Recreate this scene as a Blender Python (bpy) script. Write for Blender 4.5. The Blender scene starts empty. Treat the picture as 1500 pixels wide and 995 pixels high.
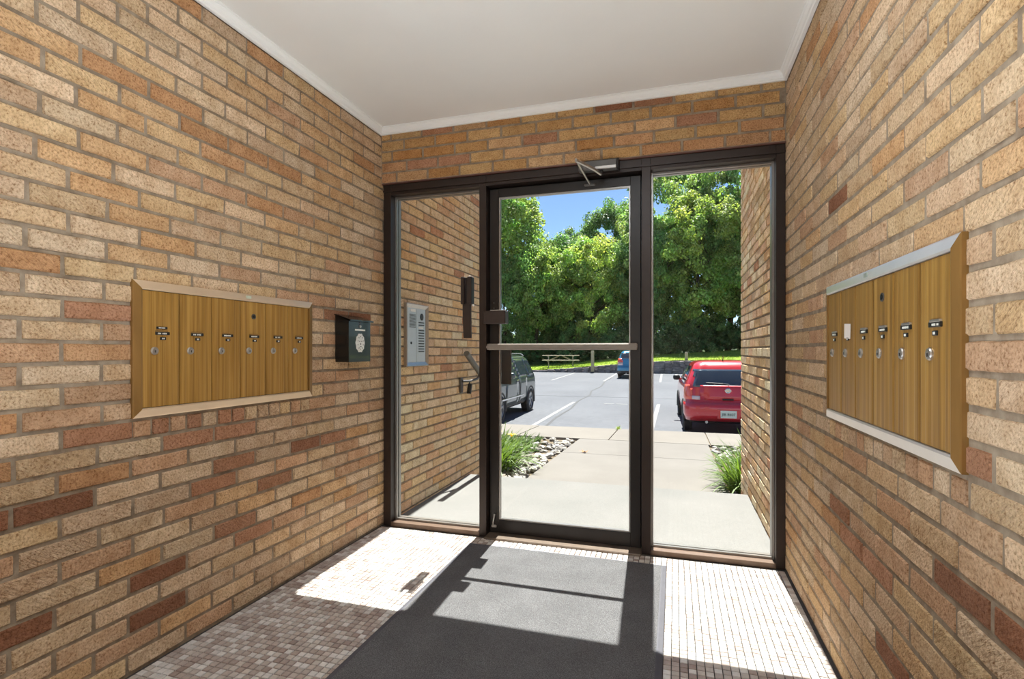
import bpy, math, random
import numpy as np
from mathutils import Vector, Matrix
R = math.radians
SC = bpy.context.scene
COL = SC.collection

# ------------------------------------------------------------------ camera, world, sun, lamps, exposure
cam_d = bpy.data.cameras.new('camera')
cam_d.sensor_width = 36.0
FPX = 771.13
cam_d.lens = 36.0 * FPX / 1500.0
YAW = 0.3002
CAM_H = 1.0573
cam_d.shift_y = 16.1 / 1500.0
cam_d.clip_start = 0.05
cam_d.clip_end = 400
cam = bpy.data.objects.new('camera', cam_d)
COL.objects.link(cam)
cam.location = (0, 0, CAM_H)
cam.rotation_euler = (R(90), 0, YAW)
SC.camera = cam

SUN_DIR = Vector((0.04, -1.0, -1.9)).normalized()
world = bpy.data.worlds.new('sky')
SC.world = world
world.use_nodes = True
wn = world.node_tree
wn.nodes.clear()
sky = wn.nodes.new('ShaderNodeTexSky')
sky.sky_type = 'NISHITA'
sky.sun_disc = False
sky.sun_elevation = math.asin(-SUN_DIR.z)
sky.sun_rotation = R(-2.3)
sky.air_density = 1.0
sky.dust_density = 0.0
sky.ozone_density = 3.0
sky.altitude = 2500
bg = wn.nodes.new('ShaderNodeBackground')
bg.inputs['Strength'].default_value = 0.19
wo = wn.nodes.new('ShaderNodeOutputWorld')
wn.links.new(sky.outputs[0], bg.inputs[0])
wn.links.new(bg.outputs[0], wo.inputs[0])

sun_d = bpy.data.lights.new('sun', 'SUN')
sun_d.energy = 17.0
sun_d.angle = R(0.53)
sun_d.color = (1.0, 0.96, 0.90)
sun = bpy.data.objects.new('sun', sun_d)
COL.objects.link(sun)
sun.rotation_euler = SUN_DIR.to_track_quat('-Z', 'Y').to_euler()
sun.location = (0, 10, 30)

SC.view_settings.view_transform = 'Standard'
SC.view_settings.look = 'None'
SC.view_settings.exposure = 0.0
SC.view_settings.gamma = 1.0
SC.view_settings.use_curve_mapping = False
SC.cycles.max_bounces = 10
SC.cycles.diffuse_bounces = 6
SC.cycles.transparent_max_bounces = 24
SC.cycles.sample_clamp_indirect = 6.0
SC.cycles.use_denoising = True

LAMP_Z = 0.95
FILL_LAMP_E = 30.0          # emission of the unseen fill lamps added behind the camera
FILL_BATTEN_E = 29.0        # emission of the unseen ceiling batten added as fill
FILL_UP_E = 560.0           # emission of the uplighter added as fill, below the lower edge of the view

# ------------------------------------------------------------------ helpers
def lin(c):
    c = c / 255.0
    return c / 12.92 if c <= 0.04045 else ((c + 0.055) / 1.055) ** 2.4
def rgb(r, g, b, k=1.0):
    return (lin(r) * k, lin(g) * k, lin(b) * k, 1.0)

class N:
    """tiny node-graph helper"""
    def __init__(s, name):
        s.m = bpy.data.materials.new(name)
        s.m.use_nodes = True
        s.t = s.m.node_tree
        s.t.nodes.clear()
        s.out = s.t.nodes.new('ShaderNodeOutputMaterial')
        s.b = s.t.nodes.new('ShaderNodeBsdfPrincipled')
        s.t.links.new(s.b.outputs[0], s.out.inputs[0])
    def n(s, typ, **kw):
        x = s.t.nodes.new('ShaderNode' + typ)
        for k, v in kw.items():
            setattr(x, k, v)
        return x
    def l(s, a, b):
        s.t.links.new(a, b)
    def math(s, op, a, b=0.0, c=None):
        x = s.n('Math', operation=op)
        for i, v in enumerate((a, b, c)):
            if v is None:
                continue
            if isinstance(v, (int, float)):
                x.inputs[i].default_value = v
            else:
                s.l(v, x.inputs[i])
        return x.outputs[0]
    def ramp(s, fac, stops):
        x = s.n('ValToRGB')
        e = x.color_ramp.elements
        e[0].position, e[0].color = stops[0]
        e[1].position, e[1].color = stops[-1]
        for p, c in stops[1:-1]:
            q = e.new(p)
            q.color = c
        s.l(fac, x.inputs[0])
        return x.outputs[0]
    def mix(s, fac, a, b, blend='MIX'):
        x = s.n('Mix', data_type='RGBA', blend_type=blend)
        for i, v in ((0, fac), (6, a), (7, b)):
            if isinstance(v, (int, float)):
                x.inputs[i].default_value = v
            elif isinstance(v, tuple):
                x.inputs[i].default_value = v
            else:
                s.l(v, x.inputs[i])
        return x.outputs[2]
    def pos(s, scale=(1, 1, 1), rot=(0, 0, 0), obj=False):
        if obj:
            g = s.n('TexCoord').outputs['Object']
        else:
            g = s.n('NewGeometry').outputs['Position']
        m = s.n('Mapping')
        m.inputs['Scale'].default_value = scale
        m.inputs['Rotation'].default_value = rot
        s.l(g, m.inputs[0])
        return m.outputs[0]
    def noise(s, vec, scale, detail=3.0, rough=0.55):
        x = s.n('TexNoise')
        x.inputs['Scale'].default_value = scale
        x.inputs['Detail'].default_value = detail
        x.inputs['Roughness'].default_value = rough
        s.l(vec, x.inputs['Vector'])
        return x.outputs[0]
    def bump(s, h, strength=0.5, dist=0.01):
        x = s.n('Bump')
        if isinstance(strength, (int, float)):
            x.inputs['Strength'].default_value = strength
        else:
            s.l(strength, x.inputs['Strength'])
        x.inputs['Distance'].default_value = dist
        s.l(h, x.inputs['Height'])
        s.l(x.outputs[0], s.b.inputs['Normal'])
    def set(s, color=None, rough=None, metal=None, spec=None, coat=None):
        for key, v in (('Base Color', color), ('Roughness', rough), ('Metallic', metal),
                       ('Specular IOR Level', spec), ('Coat Weight', coat)):
            if v is None:
                continue
            if isinstance(v, (int, float, tuple)):
                s.b.inputs[key].default_value = v
            else:
                s.l(v, s.b.inputs[key])
        return s

def simple(name, color, rough=0.6, metal=0.0, var=0.12, scale=30, bump=0.0, bscale=80, bdist=0.002, coat=None, spec=None, stretch=(1, 1, 1)):
    g = N(name)
    p = g.pos(scale=stretch)
    nz = g.noise(p, scale, 4)
    lo = tuple(c * (1 - var) for c in color[:3]) + (1,)
    hi = tuple(min(1, c * (1 + var)) for c in color[:3]) + (1,)
    g.set(color=g.ramp(nz, [(0.3, lo), (0.7, hi)]), rough=rough, metal=metal, coat=coat, spec=spec)
    if bump:
        g.bump(g.noise(p, bscale, 3), bump, bdist)
    return g.m

class MB:
    """collects geometry, then links it as ONE mesh object"""
    def __init__(s):
        s.v, s.f, s.c = [], [], []
    def add(s, vs, fs, col=None):
        o = len(s.v)
        s.v.extend([tuple(v) for v in vs])
        for f in fs:
            s.f.append(tuple(i + o for i in f))
            if col is not None:
                s.c.append(col)
        return s
    def box(s, c, d, rot=None, ch=0.0, col=None):
        """box of centre c, size d; ch chamfers all edges of its twelve sides"""
        hx, hy, hz = d[0] / 2, d[1] / 2, d[2] / 2
        if ch <= 0:
            vs = [(x, y, z) for x in (-hx, hx) for y in (-hy, hy) for z in (-hz, hz)]
            fs = [(0, 1, 3, 2), (4, 6, 7, 5), (0, 4, 5, 1), (2, 3, 7, 6), (0, 2, 6, 4), (1, 5, 7, 3)]
        else:
            ch = min(ch, hx * .9, hy * .9, hz * .9)
            vs, idx = [], {}
            for sx in (-1, 1):
                for sy in (-1, 1):
                    for sz in (-1, 1):
                        for a in range(3):
                            p = [sx * (hx - ch), sy * (hy - ch), sz * (hz - ch)]
                            p[a] = (sx * hx, sy * hy, sz * hz)[a]
                            idx[(sx, sy, sz, a)] = len(vs)
                            vs.append(tuple(p))
            I = idx
            fs = []
            for a in range(3):
                b, c_ = (a + 1) % 3, (a + 2) % 3
                for sg in (-1, 1):
                    q = []
                    for (u, w) in ((-1, -1), (1, -1), (1, 1), (-1, 1)):
                        k = [0, 0, 0]
                        k[a], k[b], k[c_] = sg, u, w
                        q.append(I[(k[0], k[1], k[2], a)])
                    fs.append(tuple(q if sg > 0 else q[::-1]))
            for a in range(3):
                b, c_ = (a + 1) % 3, (a + 2) % 3
                for u in (-1, 1):
                    for w in (-1, 1):
                        q = []
                        for (sg, ax) in ((-1, b), (1, b), (1, c_), (-1, c_)):
                            k = [0, 0, 0]
                            k[a], k[b], k[c_] = sg, u, w
                            q.append(I[(k[0], k[1], k[2], ax)])
                        fs.append(tuple(q if u * w > 0 else q[::-1]))
            for sx in (-1, 1):
                for sy in (-1, 1):
                    for sz in (-1, 1):
                        q = [I[(sx, sy, sz, a)] for a in range(3)]
                        fs.append(tuple(q if sx * sy * sz > 0 else q[::-1]))
        M = Matrix.Translation(c)
        if rot is not None:
            M = M @ rot.to_4x4()
        s.add([M @ Vector(v) for v in vs], fs, col)
        return s
    def tube(s, pts, rad, n=10, cap=True):
        pts = [Vector(p) for p in pts]
        rads = rad if isinstance(rad, (list, tuple)) else [rad] * len(pts)
        vs, fs = [], []
        prev = None
        for i, p in enumerate(pts):
            t = (pts[min(i + 1, len(pts) - 1)] - pts[max(i - 1, 0)]).normalized()
            if prev is None:
                a = Vector((0, 0, 1)) if abs(t.z) < 0.9 else Vector((1, 0, 0))
                u = t.cross(a).normalized()
            else:
                u = (prev - t * prev.dot(t)).normalized()
            prev = u
            w = t.cross(u)
            for k in range(n):
                an = 2 * math.pi * k / n
                vs.append(p + (u * math.cos(an) + w * math.sin(an)) * rads[i])
        for i in range(len(pts) - 1):
            for k in range(n):
                fs.append((i * n + k, i * n + (k + 1) % n, (i + 1) * n + (k + 1) % n, (i + 1) * n + k))
        if cap:
            fs.append(tuple(range(n - 1, -1, -1)))
            fs.append(tuple(range((len(pts) - 1) * n, len(pts) * n)))
        s.add(vs, fs)
        return s
    def lathe(s, prof, M, n=24):
        """profile [(r, h)] about local z, placed by matrix M"""
        vs, fs = [], []
        for r, h in prof:
            for k in range(n):
                a = 2 * math.pi * k / n
                vs.append(M @ Vector((r * math.cos(a), r * math.sin(a), h)))
        for i in range(len(prof) - 1):
            for k in range(n):
                fs.append((i * n + k, i * n + (k + 1) % n, (i + 1) * n + (k + 1) % n, (i + 1) * n + k))
        fs.append(tuple(range(n - 1, -1, -1)))
        fs.append(tuple(range((len(prof) - 1) * n, len(prof) * n)))
        s.add(vs, fs)
        return s
    def sweep(s, prof, a, b, ax_u, ax_v, ma=0.0, mb=0.0):
        """closed 2-D profile [(u, v)] extruded from a to b; ma/mb: mitre (shift along the run per unit u)"""
        a, b, ax_u, ax_v = Vector(a), Vector(b), Vector(ax_u), Vector(ax_v)
        t = (b - a).normalized()
        n = len(prof)
        vs = [a + ax_u * u + ax_v * v + t * (ma * u) for u, v in prof] + [b + ax_u * u + ax_v * v - t * (mb * u) for u, v in prof]
        fs = [(i, (i + 1) % n, n + (i + 1) % n, n + i) for i in range(n)]
        fs += [tuple(range(n - 1, -1, -1)), tuple(range(n, 2 * n))]
        s.add(vs, fs)
        return s
    def mesh(s, name, mat, smooth=False):
        me = bpy.data.meshes.new(name)
        me.from_pydata(s.v, [], s.f)
        if mat:
            me.materials.append(mat)
        if s.c:
            at = me.color_attributes.new('Col', 'FLOAT_COLOR', 'CORNER')
            ls = np.empty(len(me.polygons), dtype=np.int32)
            me.polygons.foreach_get('loop_total', ls)
            arr = np.repeat(np.array(s.c, dtype=np.float32), ls, axis=0)
            at.data.foreach_set('color', arr.ravel())
        if smooth:
            me.polygons.foreach_set('use_smooth', np.ones(len(me.polygons), dtype=bool))
        me.update()
        return me
    def build(s, name, mat, parent=None, smooth=False, recalc=True):
        me = s.mesh(name, mat, smooth)
        if recalc:
            import bmesh
            bm = bmesh.new()
            bm.from_mesh(me)
            bmesh.ops.recalc_face_normals(bm, faces=bm.faces)
            bm.to_mesh(me)
            bm.free()
            if smooth:
                me.polygons.foreach_set('use_smooth', np.ones(len(me.polygons), dtype=bool))
        o = bpy.data.objects.new(name, me)
        COL.objects.link(o)
        if parent is not None:
            o.parent = parent
        if smooth == 'auto':
            pass
        return o

def put(name, me, parent=None, loc=(0, 0, 0), rot=(0, 0, 0), scale=(1, 1, 1)):
    o = bpy.data.objects.new(name, me)
    COL.objects.link(o)
    o.location, o.rotation_euler, o.scale = loc, rot, scale
    if parent is not None:
        o.parent = parent
    return o
def tag(o, label=None, cat=None, group=None, kind=None):
    for k, v in (('label', label), ('category', cat), ('group', group), ('kind', kind)):
        if v:
            o[k] = v
    return o
def thing(name, label, cat, loc=(0, 0, 0), rz=0.0, group=None):
    o = bpy.data.objects.new(name, None)
    COL.objects.link(o)
    o.location, o.rotation_euler = loc, (0, 0, rz)
    o.empty_display_size = 0.1
    return tag(o, label, cat, group)
def structure(name, mb, mat, label=None, parent=None, smooth=False):
    o = mb.build(name, mat, parent, smooth)
    return tag(o, label, kind='structure')
def copy_tree(o, parent=None):
    c = o.copy()
    COL.objects.link(c)
    if parent is not None:
        c.parent = parent
    for ch in list(o.children):
        copy_tree(ch, c)
    return c
def text_mesh(txt, size, mat, depth=0.001):
    cu = bpy.data.curves.new('lettering', 'FONT')
    cu.body = txt
    cu.size = size
    cu.align_x, cu.align_y = 'CENTER', 'CENTER'
    cu.extrude = depth
    o = bpy.data.objects.new('lettering', cu)
    COL.objects.link(o)
    bpy.context.view_layer.update()
    me = bpy.data.meshes.new_from_object(o.evaluated_get(bpy.context.evaluated_depsgraph_get()))
    me.name = 'lettering'
    bpy.data.objects.remove(o)
    me.materials.clear()
    me.materials.append(mat)
    return me
CY, SY = math.cos(YAW), math.sin(YAW)
def px(p):
    """picture position of a point: only used to tell which bricks and tiles show largest"""
    x, y, z = p
    d = -x * SY + y * CY
    if d < 0.15:
        return None
    return 750 + FPX * (x * CY + y * SY) / d, 513.6 - FPX * (z - CAM_H) / d, d

# ------------------------------------------------------------------ materials
def brick_material(name, joined):
    g = N(name)
    if joined:
        a = g.n('Attribute', attribute_name='Col')
        base, rnd = a.outputs['Color'], a.outputs['Alpha']
    else:
        oi = g.n('ObjectInfo')
        base, rnd = oi.outputs['Color'], oi.outputs['Random']
    p = g.pos()
    sp = g.noise(p, 150, 2, 0.7)
    md = g.noise(p, 16, 3)
    big = g.noise(p, 5, 2)
    col = g.mix(1.0, base, g.ramp(md, [(0.30, (0.86, 0.80, 0.72, 1)), (0.70, (1.10, 1.12, 1.12, 1))]), 'MULTIPLY')
    col = g.mix(1.0, col, g.ramp(sp, [(0.28, (0.50, 0.39, 0.30, 1)), (0.46, (0.96, 0.95, 0.94, 1)), (0.70, (1.22, 1.24, 1.26, 1))]), 'MULTIPLY')
    g.set(color=col, rough=0.9, spec=0.15)
    # three face finishes: sandy, pitted and combed bark; each brick draws its own mixture
    pb = g.pos(rot=(R(38), 0, 0))
    pb2 = g.n('Mapping')
    pb2.inputs['Scale'].default_value = (70, 30, 120)
    g.l(pb, pb2.inputs[0])
    bark = g.noise(pb2.outputs[0], 1.0, 3, 0.6)
    sand = g.noise(p, 110, 3, 0.65)
    mixf = g.ramp(rnd, [(0.30, (0, 0, 0, 1)), (0.75, (1, 1, 1, 1))])
    h = g.mix(mixf, sand, bark)
    st = g.math('MULTIPLY_ADD', rnd, 0.6, 0.45)
    g.bump(h, st, 0.016)
    return g.m
M_BRICK = brick_material('tan_brick', False)
M_BRICKJ = brick_material('tan_brick_run', True)
g = N('mortar')
p = g.pos()
g.set(color=g.ramp(g.noise(p, 25, 4), [(0.3, rgb(126, 110, 93)), (0.7, rgb(164, 149, 130))]), rough=0.95, spec=0.1)
g.bump(g.noise(p, 120, 3), 0.6, 0.003)
M_MORTAR = g.m
M_WHITE = simple('white_ceiling_paint', rgb(232, 231, 228), 0.7, var=0.015, scale=3, bump=0.15, bscale=60, bdist=0.001)
M_TRIM = simple('white_trim_paint', rgb(238, 238, 236), 0.45, var=0.01, scale=5)
M_BRONZE = simple('dark_bronze_aluminium', rgb(50, 40, 36), 0.38, metal=0.35, var=0.10, scale=14, spec=0.5)
M_BRONZE2 = simple('black_bronze_door_metal', rgb(38, 33, 31), 0.36, metal=0.35, var=0.12, scale=14, spec=0.5)
M_STOP = simple('bright_glazing_stop', rgb(150, 146, 142), 0.28, metal=0.6, var=0.06, scale=20)
M_LINTEL = simple('red_brown_painted_steel', rgb(92, 58, 48), 0.55, var=0.12, scale=20)
M_STEEL = simple('brushed_steel', rgb(186, 182, 178), 0.32, metal=0.85, var=0.06, scale=60)
M_STEEL_DK = simple('grey_cast_metal', rgb(96, 94, 92), 0.45, metal=0.5, var=0.08, scale=40)
M_BARAL = simple('satin_bar_aluminium', rgb(140, 132, 124), 0.42, metal=0.15, var=0.05, scale=30)
M_BLACKPL = simple('black_plastic', rgb(24, 23, 23), 0.4, var=0.1)
M_BROWNPL = simple('dark_brown_plastic', rgb(52, 40, 36), 0.45, var=0.15)
M_WHITEPRINT = simple('white_print', rgb(238, 238, 230), 0.6, var=0.02)
M_PAPER = simple('white_paper', rgb(240, 232, 224), 0.8, var=0.03)
M_RUBBER = simple('tyre_rubber', rgb(34, 34, 36), 0.8, var=0.15)
M_BLKGLOSS = simple('black_enamelled_steel', rgb(18, 19, 18), 0.24, var=0.05, spec=0.5, coat=0.25)

g = N('mailbox_gold_anodised')
p = g.pos(scale=(55, 55, 1.0))
nb = g.noise(p, 1.0, 2)
p2 = g.pos(scale=(400, 400, 5))
nf = g.noise(p2, 1.0, 2)
c = g.ramp(nb, [(0.3, rgb(140, 98, 38)), (0.5, rgb(174, 128, 56)), (0.7, rgb(202, 158, 82))])
c = g.mix(0.25, c, g.ramp(nf, [(0.3, rgb(124, 90, 40)), (0.7, rgb(204, 168, 104))]))
g.set(color=c, rough=0.42, metal=0.35)
M_GOLD = g.m
M_GOLDSIDE = simple('gold_anodised_edge', rgb(148, 112, 62), 0.38, metal=0.4, var=0.1, scale=30, stretch=(1, 1, .2))
M_LITRIM_L = simple('gold_rim_painted_sheen', rgb(226, 200, 168), 0.30, metal=0.45, var=0.05, scale=12)  # gold frame; reflected sky and floor light put into the colour
M_LITRIM_R = simple('gold_rim_pale_painted_sheen', rgb(226, 218, 212), 0.28, metal=0.5, var=0.04, scale=12)  # right bank's frame, with a paler reflection painted in

def glass_material(name, tint, fac):
    g = N(name)
    t = g.n('BsdfTransparent')
    t.inputs[0].default_value = tint
    gl = g.n('BsdfGlossy')
    gl.inputs['Roughness'].default_value = 0.02
    lw = g.n('LayerWeight')
    lw.inputs['Blend'].default_value = 0.5
    f = g.math('MULTIPLY_ADD', g.math('POWER', lw.outputs['Facing'], 4.0), fac, 0.012)
    mx = g.n('MixShader')
    g.l(f, mx.inputs[0])
    g.l(t.outputs[0], mx.inputs[1])
    g.l(gl.outputs[0], mx.inputs[2])
    g.l(mx.outputs[0], g.out.inputs[0])
    return g.m
M_GLASS = glass_material('clear_glass', (0.96, 0.975, 0.965, 1), 0.35)

g = N('mosaic_tile')
oi = g.n('ObjectInfo')
p = g.pos()
c = g.mix(1.0, oi.outputs['Color'], g.ramp(g.noise(p, 60, 3), [(0.3, (0.9, 0.9, 0.9, 1)), (0.7, (1.08, 1.07, 1.06, 1))]), 'MULTIPLY')
g.set(color=c, rough=0.42, spec=0.4)
M_TILE = g.m
g = N('mosaic_tile_field')
a = g.n('Attribute', attribute_name='Col')
p = g.pos()
c = g.mix(1.0, a.outputs['Color'], g.ramp(g.noise(p, 60, 3), [(0.3, (0.9, 0.9, 0.9, 1)), (0.7, (1.08, 1.07, 1.06, 1))]), 'MULTIPLY')
g.set(color=c, rough=0.42, spec=0.4)
M_TILEJ = g.m
M_GROUT = simple('dark_grout', rgb(70, 66, 64), 0.95, var=0.15, scale=30)

g = N('grey_mat_pile')
p = g.pos()
c = g.ramp(g.noise(p, 420, 2, 0.8), [(0.30, rgb(62, 62, 64)), (0.5, rgb(100, 100, 102)), (0.72, rgb(142, 142, 144))])
c = g.mix(1.0, c, g.ramp(g.noise(p, 6, 3), [(0.3, (0.88, 0.88, 0.88, 1)), (0.7, (1.08, 1.08, 1.08, 1))]), 'MULTIPLY')
g.set(color=c, rough=1.0, spec=0.05)
g.bump(g.noise(p, 380, 2), 0.9, 0.004)
M_MAT = g.m
M_MATEDGE = simple('mat_rubber_edge', rgb(74, 74, 82), 0.7, var=0.08)

def ground(name, lo, hi, scale, fine, bump, rough=0.95):
    g = N(name)
    p = g.pos()
    c = g.ramp(g.noise(p, scale, 4), [(0.3, lo), (0.7, hi)])
    c = g.mix(1.0, c, g.ramp(g.noise(p, fine, 2, 0.7), [(0.25, (0.82, 0.82, 0.82, 1)), (0.75, (1.12, 1.12, 1.12, 1))]), 'MULTIPLY')
    g.set(color=c, rough=rough, spec=0.12)
    g.bump(g.noise(p, fine, 3), bump, 0.004)
    return g.m
M_SLAB = ground('pale_porch_concrete', rgb(116, 116, 114), rgb(123, 122, 120), 2.0, 160, 0.3)
M_WALK = ground('buff_walk_concrete', rgb(115, 111, 106), rgb(123, 119, 114), 1.5, 140, 0.3)
M_SIDEWALK = ground('sidewalk_concrete', rgb(118, 113, 107), rgb(127, 122, 115), 1.2, 120, 0.3)
M_ASPHALT = ground('sun_bleached_asphalt', rgb(97, 99, 104), rgb(107, 109, 114), 0.35, 9, 0.12)
M_STRIPE = ground('white_road_paint', rgb(132, 132, 132), rgb(152, 152, 150), 3, 60, 0.2)
M_CRACK = simple('tar_filled_crack', rgb(58, 59, 63), 0.8, var=0.15, scale=4)
M_SOIL = ground('planting_bed_soil', rgb(88, 76, 62), rgb(128, 116, 98), 6, 60, 0.9)
M_LAWN = ground('lawn_turf', rgb(92, 122, 40), rgb(150, 168, 66), 1.1, 30, 1.0)
M_FOREST = ground('woodland_floor', rgb(36, 50, 26), rgb(60, 76, 38), 0.6, 8, 1.0)
M_ROCKWALL = ground('dark_dry_stone', rgb(104, 98, 96), rgb(158, 150, 146), 2.2, 22, 1.0)
M_WOOD = simple('weathered_grey_wood', rgb(170, 158, 138), 0.85, var=0.15, scale=10, stretch=(1, 1, .2))
M_POST = simple('weathered_timber_post', rgb(178, 164, 128), 0.9, var=0.14, scale=8, stretch=(4, 4, .6))
g = N('river_stone')
oi = g.n('ObjectInfo')
p = g.pos()
c = g.mix(1.0, oi.outputs['Color'], g.ramp(g.noise(p, 22, 3), [(0.3, (0.82, 0.8, 0.78, 1)), (0.7, (1.1, 1.1, 1.1, 1))]), 'MULTIPLY')
g.set(color=c, rough=0.8)
M_STONE = g.m

def leaf_material(name, trans, hue=(1, 1, 1)):
    g = N(name)
    a = g.n('Attribute', attribute_name='Col')
    oi = g.n('ObjectInfo')
    c = g.mix(1.0, a.outputs['Color'], oi.outputs['Color'], 'MULTIPLY')
    g.set(color=c, rough=0.5, spec=0.35)
    tr = g.n('BsdfTranslucent')
    ct = g.mix(1.0, c, (1.25, 1.25, 0.6, 1), 'MULTIPLY')
    g.l(ct, tr.inputs[0])
    mx = g.n('MixShader')
    mx.inputs[0].default_value = trans
    g.l(g.b.outputs[0], mx.inputs[1])
    g.l(tr.outputs[0], mx.inputs[2])
    g.l(mx.outputs[0], g.out.inputs[0])
    return g.m
M_LEAF = leaf_material('tree_leaf', 0.48)
M_BLADE = leaf_material('daylily_blade', 0.35)
M_BARK = simple('tree_bark', rgb(70, 58, 46), 0.95, var=0.25, scale=6, bump=0.8, bscale=20, bdist=0.03)
M_FLOWER = simple('yellow_petal', rgb(244, 196, 40), 0.6, var=0.1)
M_DEADLEAF = simple('dry_orange_leaf', rgb(196, 132, 92), 0.8, var=0.2)

# ------------------------------------------------------------------ main measures (metres; camera stands over x=0, y=0)
XL, XR = -1.698, 0.5126        # side walls
YH = 2.8065                    # inner face of the brick over the door
YF = 2.825                     # front of the door frame
ZH = 2.0649                    # underside of that brick
ZT, ZC = 2.354, 2.394          # bottom of the crown trim, ceiling
FZ = -0.006                    # floor
YB = -1.7                      # back of the vestibule
YE = 4.657                     # outer end of the porch walls
BL, BC = 0.215, 0.0637         # brick length and course incl. joint
JT = 0.0115                    # joint width

# ------------------------------------------------------------------ brickwork
LP = [1.05,0.948,1.055,0.948,1.056,0.958,1.07,0.964,1.07,0.952,1.062,0.958,1.074,0.972,1.076,0.971,1.074,0.971,1.076,0.979,1.077,0.985,1.092,0.989,1.092,1.008,1.12,1.019,1.113,1.027,1.125,1.012,1.12,1.02,1.12,1.02,1.12]
RP = [1.212,1.094,1.212,1.094,1.212,1.094,1.212,1.094,1.214,1.096,1.205,1.063,1.195,1.093,1.19,1.081,1.187,1.09,1.185,1.093,1.187,1.131,1.243,1.128,1.238,1.133,1.247,1.121,1.243,1.125,1.243,1.125,1.243,1.125,1.243,1.125,1.243]
LT = {'O':[(1,0),(1,2),(1,7),(5,6),(22,1),(23,1),(24,0),(25,0),(25,4),(26,0),(26,1),(28,0),(29,-1),(29,1),(29,5),(29,6),(30,-1),(30,1),(30,5),(31,6),(32,7),(33,3),(34,3),(35,5),(35,6)],'B':[(5,5),(10,0),(11,-1),(13,-1),(16,0),(20,-1),(26,3),(28,2),(29,2),(29,3),(29,4),(30,0),(30,1),(31,5),(33,7),(36,1),(36,3)],'R':[(1,1),(1,7),(4,4),(6,6),(6,7),(7,-1),(7,2),(8,2),(8,4),(8,6),(10,1),(11,5),(11,7),(11,8),(12,5),(13,0),(14,0),(14,5),(14,6),(15,-1),(17,1),(17,6),(18,7),(19,5),(19,7),(23,6),(24,7),(26,1),(26,2),(26,4),(33,4)],'S':[(4,3),(5,3),(7,4),(8,2),(9,3),(9,6),(11,2),(11,3),(12,0),(18,0),(19,6)],'D':[(2,1),(4,-1),(4,1),(9,-1),(9,0),(9,5),(19,7)]}
RT = {'O':[(7,5),(21,-1),(31,4),(33,6)],'B':[(7,4),(31,2),(33,4),(35,5)],'R':[(4,3),(4,4),(8,0),(8,1),(8,2),(10,1),(11,3),(11,6),(12,6),(16,-1),(16,5),(17,5),(19,5),(22,3),(24,5),(31,3),(31,4),(33,3)],'S':[(7,2),(7,3),(8,3),(13,0)],'D':[(4,1),(9,-1),(9,0),(24,3)]}
HT = {'O':[(0,0),(1,3),(1,4),(2,3),(2,6),(2,7)],'B':[(1,-1),(0,-1),(1,9),(1,6),(0,7),(0,8),(0,9),(0,10)],'S':[(1,1),(1,0),(2,4),(4,1),(4,7),(2,8)],'D':[(4,6)]}
KB = 0.90
CLS = {'T': [rgb(215, 188, 156, KB), rgb(208, 178, 143, KB), rgb(219, 193, 164, KB), rgb(205, 176, 147, KB), rgb(212, 181, 141, KB)],
       'O': [rgb(206, 166, 124, KB), rgb(210, 173, 132, KB)], 'B': [rgb(194, 148, 108, KB), rgb(198, 154, 115, KB)],
       'R': [rgb(204, 167, 136, KB), rgb(198, 160, 128, KB)], 'S': [rgb(176, 130, 102, KB), rgb(182, 136, 108, KB)],
       'D': [rgb(146, 102, 78, KB), rgb(152, 108, 84, KB)],
       'H': [rgb(202, 162, 112, KB), rgb(206, 170, 122, KB), rgb(196, 154, 104, KB), rgb(192, 144, 94, KB)],
       'P': [rgb(206, 184, 156, KB), rgb(200, 174, 142, KB), rgb(190, 156, 124, KB), rgb(212, 190, 160, KB)]}
rnd = random.Random(7)
def unit_brick(seed, L, H, name='brick'):
    """one brick: local x along the wall, y out of the wall, z up; uneven arrises; 46 triangles"""
    r = random.Random(seed)
    l, h, d = L / 2, H / 2, 0.012
    nb = 4
    rim, inn = [], []
    for i in range(nb + 1):
        x = -l + 2 * l * i / nb
        rim.append([x, -h]); inn.append([x, -h])
    for i in range(nb + 1):
        x = l - 2 * l * i / nb
        rim.append([x, h]); inn.append([x, h])
    n = len(rim)
    vs = []
    for x, z in rim:
        jz = r.uniform(-.0010, .0014) * (1 if z < 0 else -1)
        jx = r.uniform(0, .002) * (-1 if x > 0 else 1) if abs(abs(x) - l) < 1e-6 else 0
        vs.append((x + jx, -0.020, z + jz))
    for i, (x, z) in enumerate(rim):
        vs.append((vs[i][0], d - 0.005, vs[i][2]))
    for i, (x, z) in enumerate(inn):
        k = r.uniform(.0022, .0048)
        xx = x - (k if x > l - 1e-6 else -k if x < -l + 1e-6 else 0)
        vs.append((xx, d + r.uniform(-.0006, .0006), z - math.copysign(k, z)))
    fs = []
    for i in range(n):
        j = (i + 1) % n
        fs.append((i, j, n + j, n + i))
        fs.append((n + i, n + j, 2 * n + j, 2 * n + i))
    for i in range(nb):
        a, b = 2 * n + i, 2 * n + i + 1
        fs.append((a, b, 2 * n + (n - 2 - i), 2 * n + (n - 1 - i)))
    mb = MB()
    mb.add(vs, fs)
    return mb
FULL_L, FULL_H = BL - JT, BC - JT
BR_MB = [unit_brick(s, FULL_L, FULL_H) for s in range(7)]
BR_ME = [b.mesh('brick', M_BRICK) for b in BR_MB]
for m_ in BR_ME:
    m_.validate()
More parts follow.
